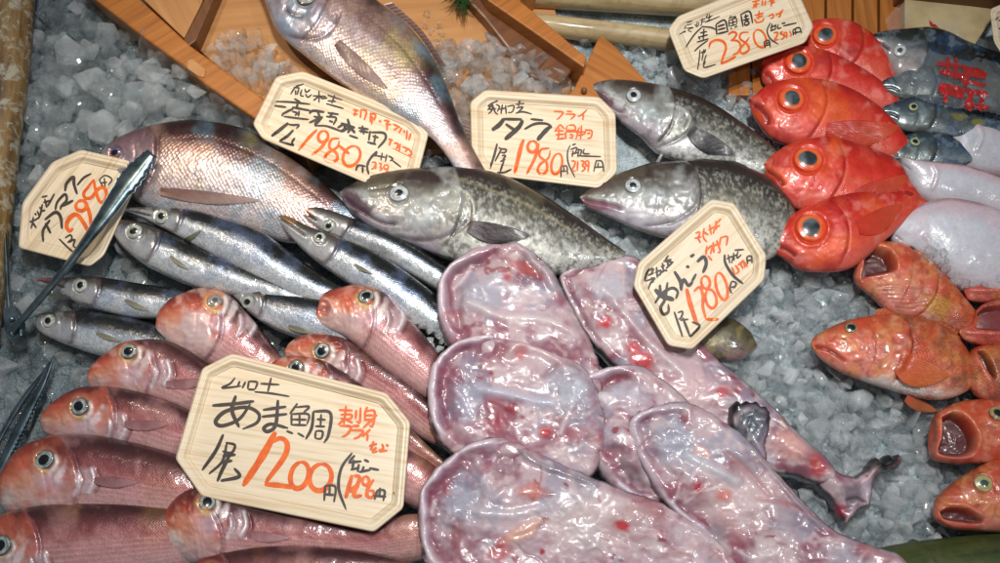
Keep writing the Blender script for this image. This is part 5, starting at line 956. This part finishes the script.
price_tag("largest price tag, amadai reading 1200 yen, resting on the pink tilefish", [(202, 368.5), (232, 353.5), (386.5, 393), (410.5, 422.5), (403.5, 508.5), (374, 532.5), (201.5, 497), (175, 459)], 56, (0.01, 0.05), 9, (170, 350), 2.964,
    ["w6.5 193,82 178,100 155,113 212,107 / 207,92 200,110 / 224,94 214,114 / 234,92 230,116 / 234,93 258,96 252,117 / 231,117 252,118 / 268,100 325,103 / 300,82 290,124 / 250,124 300,129 355,138",
     "w11 125,165 190,160 250,152 / 195,135 184,180 205,230 / 238,160 205,205 155,225 135,212 165,182 225,170 262,188 258,215 215,235 / w9 275,178 345,168 / 272,198 348,190 / w11 320,148 313,222 290,242 278,232 300,220 350,232",
     "w6.5 378,158 355,190 / 372,170 412,168 395,186 / 360,190 360,224 / 360,190 410,191 406,222 / 362,206 405,207 / 362,222 405,223 / 384,190 384,222 / 345,240 365,248 / 378,246 398,258 / w9 425,182 420,230 402,265 / 425,182 475,187 470,250 456,276 / w6.5 435,205 462,207 / 448,190 446,225 / 430,226 460,227 / 432,240 430,262 / 432,240 452,242 448,262 430,262",
     "w10 158,250 135,300 95,357 / w8 165,275 192,282 182,305 155,300 / 168,278 155,330 115,368 / 155,315 195,310 / 150,335 185,328 / w10 180,305 155,355 140,390 / 150,388 205,375 190,350",
     "w8.5 540,305 508,350 500,410 522,474 / w7 460,402 457,448 / 460,402 490,406 486,452 / 474,405 472,430 / 460,428 486,430 / 548,312 530,332 / 528,334 568,330 / 545,325 540,355 / 560,338 556,362 / 535,355 558,350 / 575,325 590,332 / 575,345 568,362 / 590,350 620,356 / 560,362 595,355 / 615,415 606,444 / 615,415 636,418 632,448 / 602,432 641,435 / 623,408 620,432 / 662,424 665,424"],
    ["w20 313,243 272,318 216,404 / w15 300,274 328,262 347,278 338,318 282,395 / 280,398 325,402 366,408 / o384,372,26,40,16 / o446,378,32,40,16",
     "w7.5 500,178 542,180 / 522,165 515,222 / 505,192 538,192 532,205 504,203 / 515,207 498,222 / 522,207 542,217 / 552,178 550,205 / 565,170 562,215 552,210 / 585,168 578,188 / 578,182 606,182 600,226 590,222 / 578,182 578,206 / 580,194 602,194 / 574,207 602,207 / 614,192 572,232 / 502,225 536,228 525,250 508,258 / 540,225 562,225 / 535,238 572,240 560,257 543,264 / 594,235 570,258 / 586,250 584,270 / 590,285 614,278 / 604,270 594,298 / 612,288 600,302 616,300 / 628,278 632,292 620,300 645,298 / 640,280 648,286",
     "w12 540,370 520,440 / 545,372 562,380 545,430 570,432 / w9 o580,388,10,13,0 / 590,388 580,436 / 604,384 586,415 588,436 603,434 602,418 588,418 / w14 530,420 560,400"], wb=8, wk=1.1)
price_tag("price tag cut off by the right edge at the top corner", [(989.5, 9), (1006, 2), (1080, 8), (1090, 30), (1080, 70), (1060, 80), (1002, 55), (993.5, 42)], 48, (0, 0), 5, (900, 0), 9.38,
    ["w14 895,185 915,165 940,145 / 925,185 950,190 980,160 / 925,270 950,262 / 960,210 965,290"], ["w14 960,330 1000,350"], rimk=0.8)

# ---- tongs
def steel():
    m, nt, b = newmat('wet_steel'); geo = nt.nodes.new('ShaderNodeNewGeometry'); n = noise_(nt, 60, 4, geo.outputs['Position'])
    nt.links.new(ramp_(nt, n.outputs[0], [(0.35, (70, 88, 96)), (0.65, (124, 142, 150))]), b.inputs['Base Color'])
    nt.links.new(bump_(nt, n.outputs[0], 0.25, 0.001), b.inputs['Normal']); setin(b, {'Metallic': 0.85, 'Roughness': 0.3}); return m
M_steel = steel()
def channel(name, path, width, z, parent, arch=3.0, n=90, prof=None, scal=None):
    """pressed steel arm: arched section along a traced path"""
    c = catmull(path, n); d = np.gradient(c, axis=0); d /= np.linalg.norm(d, axis=1)[:, None]; nr = np.stack([-d[:, 1], d[:, 0]], 1)
    s = np.linspace(0, 1, n); wd = np.interp(s, np.linspace(0, 1, len(width)), width); zz = np.interp(s, np.linspace(0, 1, len(z)), z)
    m = 17; t = np.linspace(-1, 1, m)
    W = np.broadcast_to(wd[:, None], (n, m)).copy()
    if scal: W = W * (1 + scal[2] * ss(scal[0], scal[0] + .02, s)[:, None] * ss(scal[1], scal[1] - .01, s)[:, None] * np.abs(np.sin(s * scal[3]))[:, None] * (np.abs(t) > 0.6)[None])
    x = c[:, :1] + nr[:, :1] * W / 2 * t; y = c[:, 1:] + nr[:, 1:] * W / 2 * t
    ht = arch * (1 - t ** 2) + (-2.5 * np.abs(t) ** 8)
    Z = zz[:, None] + ht[None]
    A = P(x, y, Z).reshape(-1, 3); B = P(x, y, Z - 1.1).reshape(-1, 3); f = gridfaces(n, m); k = n * m
    rim = []
    for i in range(n - 1): rim += [[i * m, (i + 1) * m, (i + 1) * m + k, i * m + k], [i * m + m - 1, i * m + m - 1 + k, (i + 1) * m + m - 1 + k, (i + 1) * m + m - 1]]
    for j in range(m - 1): rim += [[j, j + k, j + 1 + k, j + 1], [(n - 1) * m + j, (n - 1) * m + j + 1, (n - 1) * m + j + 1 + k, (n - 1) * m + j + k]]
    return mesh(name, np.vstack([A, B]), np.vstack([f, f[:, ::-1] + k, np.array(rim)]), M_steel, parent)
tg = empty("serving_tongs", "steel tongs with scalloped tip lying across the kamasu price tag", "tongs", P(15, 325, 20))
channel("arm", [(10, 334), (34, 306), (66, 268), (100, 222), (122, 190), (136, 172), (152, 153)], [7, 7.5, 7.5, 8, 9, 11, 16, 19, 19, 12], [34, 38, 42, 46, 48, 48], tg, 3.2, scal=(0.80, 0.99, 0.22, 75))
channel("arm", [(12, 334), (8, 300), (6, 262), (4, 228)], [6, 5, 5, 5], [24, 24, 22, 22], tg, 2.0, 40)
prism("hinge", [(2, 308), (14, 305), (20, 316), (22, 336), (8, 340), (4, 330)], 22, 31, M_steel, tg, 1.5)
tube("rivet", [(12, 319, 30), (12, 319.4, 33)], 2.6, M_steel, tg, 16, n=6)
tg2 = empty("serving_tongs", "dark steel tongs with serrated edge lying on the ice at the lower left edge", "tongs", P(20, 430, 10))
channel("arm", [(54, 356), (44, 382), (30, 408), (16, 436), (-6, 482)], [2, 7, 10, 10, 9], [18, 17, 16, 16], tg2, 2.4, 90, scal=(0.1, 0.9, 0.25, 90))
channel("arm", [(50, 362), (38, 380), (24, 398), (8, 424), (-14, 464)], [2, 5, 6, 6, 6], [12, 11, 10, 10], tg2, 2.0, 60)

# ---- pine sprig on the boat
M_leaf, nt_, b_ = newmat('pine_green'); setin(b_, {'Base Color': (0.02, 0.075, 0.02, 1), 'Roughness': 0.45})
r_ = np.random.RandomState(4); Vs = []; Fs = []; nv = 0
for i in range(46):
    a = r_.uniform(0.1, math.pi - 0.1); L_ = r_.uniform(10, 24); x0_, y0_ = 460 + r_.uniform(-6, 6), -8 + r_.uniform(-4, 8)
    x1_, y1_ = x0_ + math.cos(a) * L_, y0_ + math.sin(a) * L_; nx_, ny_ = -math.sin(a) * 1.1, math.cos(a) * 1.1; z0_ = 22 + r_.uniform(-4, 10)
    q = P(np.array([x0_ - nx_, x0_ + nx_, x1_]), np.array([y0_ - ny_, y0_ + ny_, y1_]), np.array([z0_, z0_, z0_ - 5])); q2 = P(x0_, y0_, z0_ + 1.4)
    Vs.append(np.vstack([q, q2])); Fs += [[nv, nv + 3, nv + 2], [nv + 3, nv + 1, nv + 2], [nv, nv + 2, nv + 1]]; nv += 4
thing(mesh("pine_sprig", np.vstack(Vs), Fs, M_leaf, smooth=False), "small dark green needle sprig on the boat floor at the top edge", "sprig")

# ---- clear bag over the large mackerel, with red print
def bag():
    m, nt, b = newmat('clear_film'); geo = nt.nodes.new('ShaderNodeNewGeometry'); n = noise_(nt, 70, 5, geo.outputs['Position'], 0.6); n.inputs['Distortion'].default_value = 1.0
    nt.links.new(bump_(nt, n.outputs[0], 1.0, 0.004), b.inputs['Normal']); setin(b, {'Base Color': (0.8, 0.84, 0.86, 1), 'Roughness': 0.1, 'Alpha': 0.12}); nt.links.new(bump_(nt, n.outputs[0], 1.0, 0.004), b.inputs['Coat Normal'])
    setin(b, {'Coat Weight': 1.0, 'Coat Roughness': 0.05, 'Specular IOR Level': 0.9})
    mr, nt, b = newmat('red_print'); geo = nt.nodes.new('ShaderNodeNewGeometry'); n = noise_(nt, 90, 4, geo.outputs['Position'], 0.6)
    nt.links.new(ramp_(nt, n.outputs[0], [(0.3, (150, 16, 16)), (0.7, (206, 34, 28))]), b.inputs['Base Color']); nt.links.new(bump_(nt, n.outputs[0], 0.8, 0.003), b.inputs['Normal']); setin(b, {'Roughness': 0.3, 'Coat Weight': 1.0})
    t = empty("plastic_bag", "clear crinkled plastic bag with red print wrapped round the large silver fish", "plastic bag", P(950, 60, 20))
    def sheet(name, poly, mat, lift, feath=0.0, seed=0):
        out = catmull(list(poly) + [poly[0]], 90)[:-1]; x0, y0 = out.min(0); x1, y1 = out.max(0)
        X, Y = np.meshgrid(np.arange(x0, x1, 1.5), np.arange(y0, y1, 1.5), indexing='ij'); sd = sdf(X, Y, out) + feath * (fbm(X / 6, Y / 6, 3, seed) - 0.5) * 2
        F = gridfaces(*X.shape); F = F[(sd.ravel()[F] > 0).all(1)]
        yc = 36 + (X - 870) * 0.22; q = (Y - yc - 30) / 38
        z = 18 + 24 * np.sqrt(np.clip(1 - q ** 2, 0, 1)) + 7 * (fbm(X / 10, Y / 10, 3, 4) - 0.5) + lift
        u = np.unique(F); rm = np.full(X.size, -1); rm[u] = np.arange(len(u))
        mesh(name, P(X.ravel()[u], Y.ravel()[u], z.ravel()[u]), rm[F], mat, t)
    sheet("film", [(884, 20), (898, 4), (920, 3), (950, 14), (975, 36), (1030, 50), (1040, 118), (985, 112), (940, 106), (905, 92), (888, 66), (890, 40)], m, 0)
    r = np.random.RandomState(9)
    for bx, by in ((950, 66), (974, 76), (952, 92), (976, 100)):      # four square red characters, too crumpled to read
        X, Y = np.meshgrid(np.arange(bx - 14, bx + 14, 0.8), np.arange(by - 13, by + 13, 0.8), indexing='ij'); d = np.full(X.shape, 99.0)
        for _ in range(7):
            if r.rand() < 0.55: yy = by + r.uniform(-9, 9); pts = [(bx - 10 + r.uniform(-2, 2), yy - 2), (bx + 10 + r.uniform(-2, 2), yy + 2 + r.uniform(-2, 2))]
            else: xx = bx + r.uniform(-8, 8); pts = [(xx, by - 9 + r.uniform(-2, 2)), (xx - 2 + r.uniform(-3, 3), by + 9)]
            d = np.minimum(d, dist_line(X, Y, pts)[0])
        ok = d + 2.2 * (fbm(X / 3, Y / 3, 2, 5) - 0.5) < 2.3
        F = gridfaces(*X.shape); F = F[ok.ravel()[F].all(1)]; q = (Y - 36 - (X - 870) * 0.22 - 30) / 38
        z = 18 + 24 * np.sqrt(np.clip(1 - q ** 2, 0, 1)) + 7 * (fbm(X / 10, Y / 10, 3, 4) - 0.5) + 0.9
        u = np.unique(F); rm = np.full(X.size, -1); rm[u] = np.arange(len(u)); mesh("red_print", P(X.ravel()[u], Y.ravel()[u], z.ravel()[u]), rm[F], mr, t)
    sheet("red_print", [(927, 18), (934, 23), (940, 28), (936, 30), (928, 24)], mr, 0.7, 2, 4)
bag()

# ---- loose ice
def scatter(poly, n, zf, s0, s1, seed, margin=8, mind=0.62):
    r = np.random.RandomState(seed); p = np.array(poly, float); x0, y0 = p.min(0); x1, y1 = p.max(0); out = []
    XY = np.stack([r.uniform(x0, x1, n), r.uniform(y0, y1, n)], 1); XY = XY[inside(XY[:, 0], XY[:, 1], [tuple(q) for q in poly])]
    keep = np.ones(len(XY), bool)
    for f in FOOT: keep &= sdf(XY[:, 0], XY[:, 1], f) < margin
    XY = XY[keep]; S = r.uniform(s0, s1, len(XY)); acc = []
    for (x, y), s in zip(XY, S):
        if all((x - a) ** 2 + (y - b) ** 2 > ((s + c) * mind) ** 2 for a, b, _, c in acc): acc.append((x, y, zf(x, y) + r.uniform(-2, 2), s))
    return acc
flat = lambda x, y: 1.0
LEFT = [(18, 30), (90, -20), (205, 84), (262, 125), (150, 130), (60, 150), (20, 200), (0, 300), (0, 210)]
heap = lambda x, y: 2 + 14 * math.exp(-((x - 120) / 90) ** 2 - ((y - 95) / 50) ** 2) - (10 if y < 30 else 0)
pl_ = scatter(LEFT, 6000, heap, 13, 22, 1, mind=0.50) + scatter(LEFT, 4000, lambda x, y: heap(x, y) - 11, 11, 18, 2, mind=0.45)
LOWL = [(0, 200), (150, 170), (330, 330), (150, 370), (40, 400), (0, 470)]
pl_ += scatter(LOWL, 5000, lambda x, y: -5, 12, 20, 3, margin=6, mind=0.5)
MID = [(380, 40), (470, 60), (480, 170), (640, 180), (660, 260), (600, 290), (430, 200), (380, 180)]
pc = scatter(MID, 5000, lambda x, y: 0, 9, 15, 4, mind=0.5)
TOPR = [(560, 24), (600, 26), (690, 46), (780, 60), (780, 200), (700, 130), (640, 90)]
pc += scatter(TOPR, 6000, lambda x, y: 1, 8, 14, 5, mind=0.5)
RIGHT = [(700, 250), (770, 230), (860, 260), (1000, 250), (1010, 560), (840, 560), (800, 500), (830, 470), (760, 400), (700, 340)]
pc += scatter(RIGHT, 16000, lambda x, y: 1 + 7 * (vnoise(np.array(x / 40), np.array(y / 40)) - .5), 7, 16, 6, mind=0.48) + scatter(RIGHT, 9000, lambda x, y: -7, 9, 16, 7, mind=0.5)
ice_pile("crushed_ice", "fine grey white crushed ice between the fish in the middle and on the right", "ice", pc, M_ice, 1)
ice_pile("clear_ice", "larger clear ice lumps heaped on the left beside the bamboo pole", "ice", pl_, M_ice2, 4)
print("ice pieces", len(pc))
# ice inside the boat
BI1 = [(206, 50), (226, 30), (262, 38), (290, 66), (316, 92), (280, 100), (230, 70)]; BI2 = [(428, 50), (452, 44), (500, 44), (548, 62), (570, 84), (556, 100), (480, 100), (452, 125), (440, 90)]
FOOT_SAVE = list(FOOT); 
pb = scatter(BI1, 3000, lambda x, y: 15, 8, 14, 11, 1, .38) + scatter(BI2, 4000, lambda x, y: 15, 10, 17, 12, 0, .38) + scatter(BI2, 600, lambda x, y: 24, 9, 14, 13, -6, .6) + scatter([(415, 6), (440, 18), (450, 46), (436, 40)], 60, lambda x, y: 10, 5, 7, 14)
ice_pile("boat_ice", "clear ice chunks piled on the floor of the wooden boat", "ice", pb, M_ice2, 2)
# a few loose chips lying on fish
FOOT.clear()
pf = scatter([(912, 262), (930, 244), (968, 238), (1000, 236), (1000, 290), (960, 284)], 900, lambda x, y: 30 + 6 * (1 - abs(y - 255) / 40), 4, 8, 21) + scatter([(400, 300), (440, 300), (452, 345), (430, 356)], 120, lambda x, y: 38, 4, 6, 22)
ice_pile("ice_chips", "small clear ice chips lying on the lowest pale flatfish", "ice", pf, M_ice, 3)
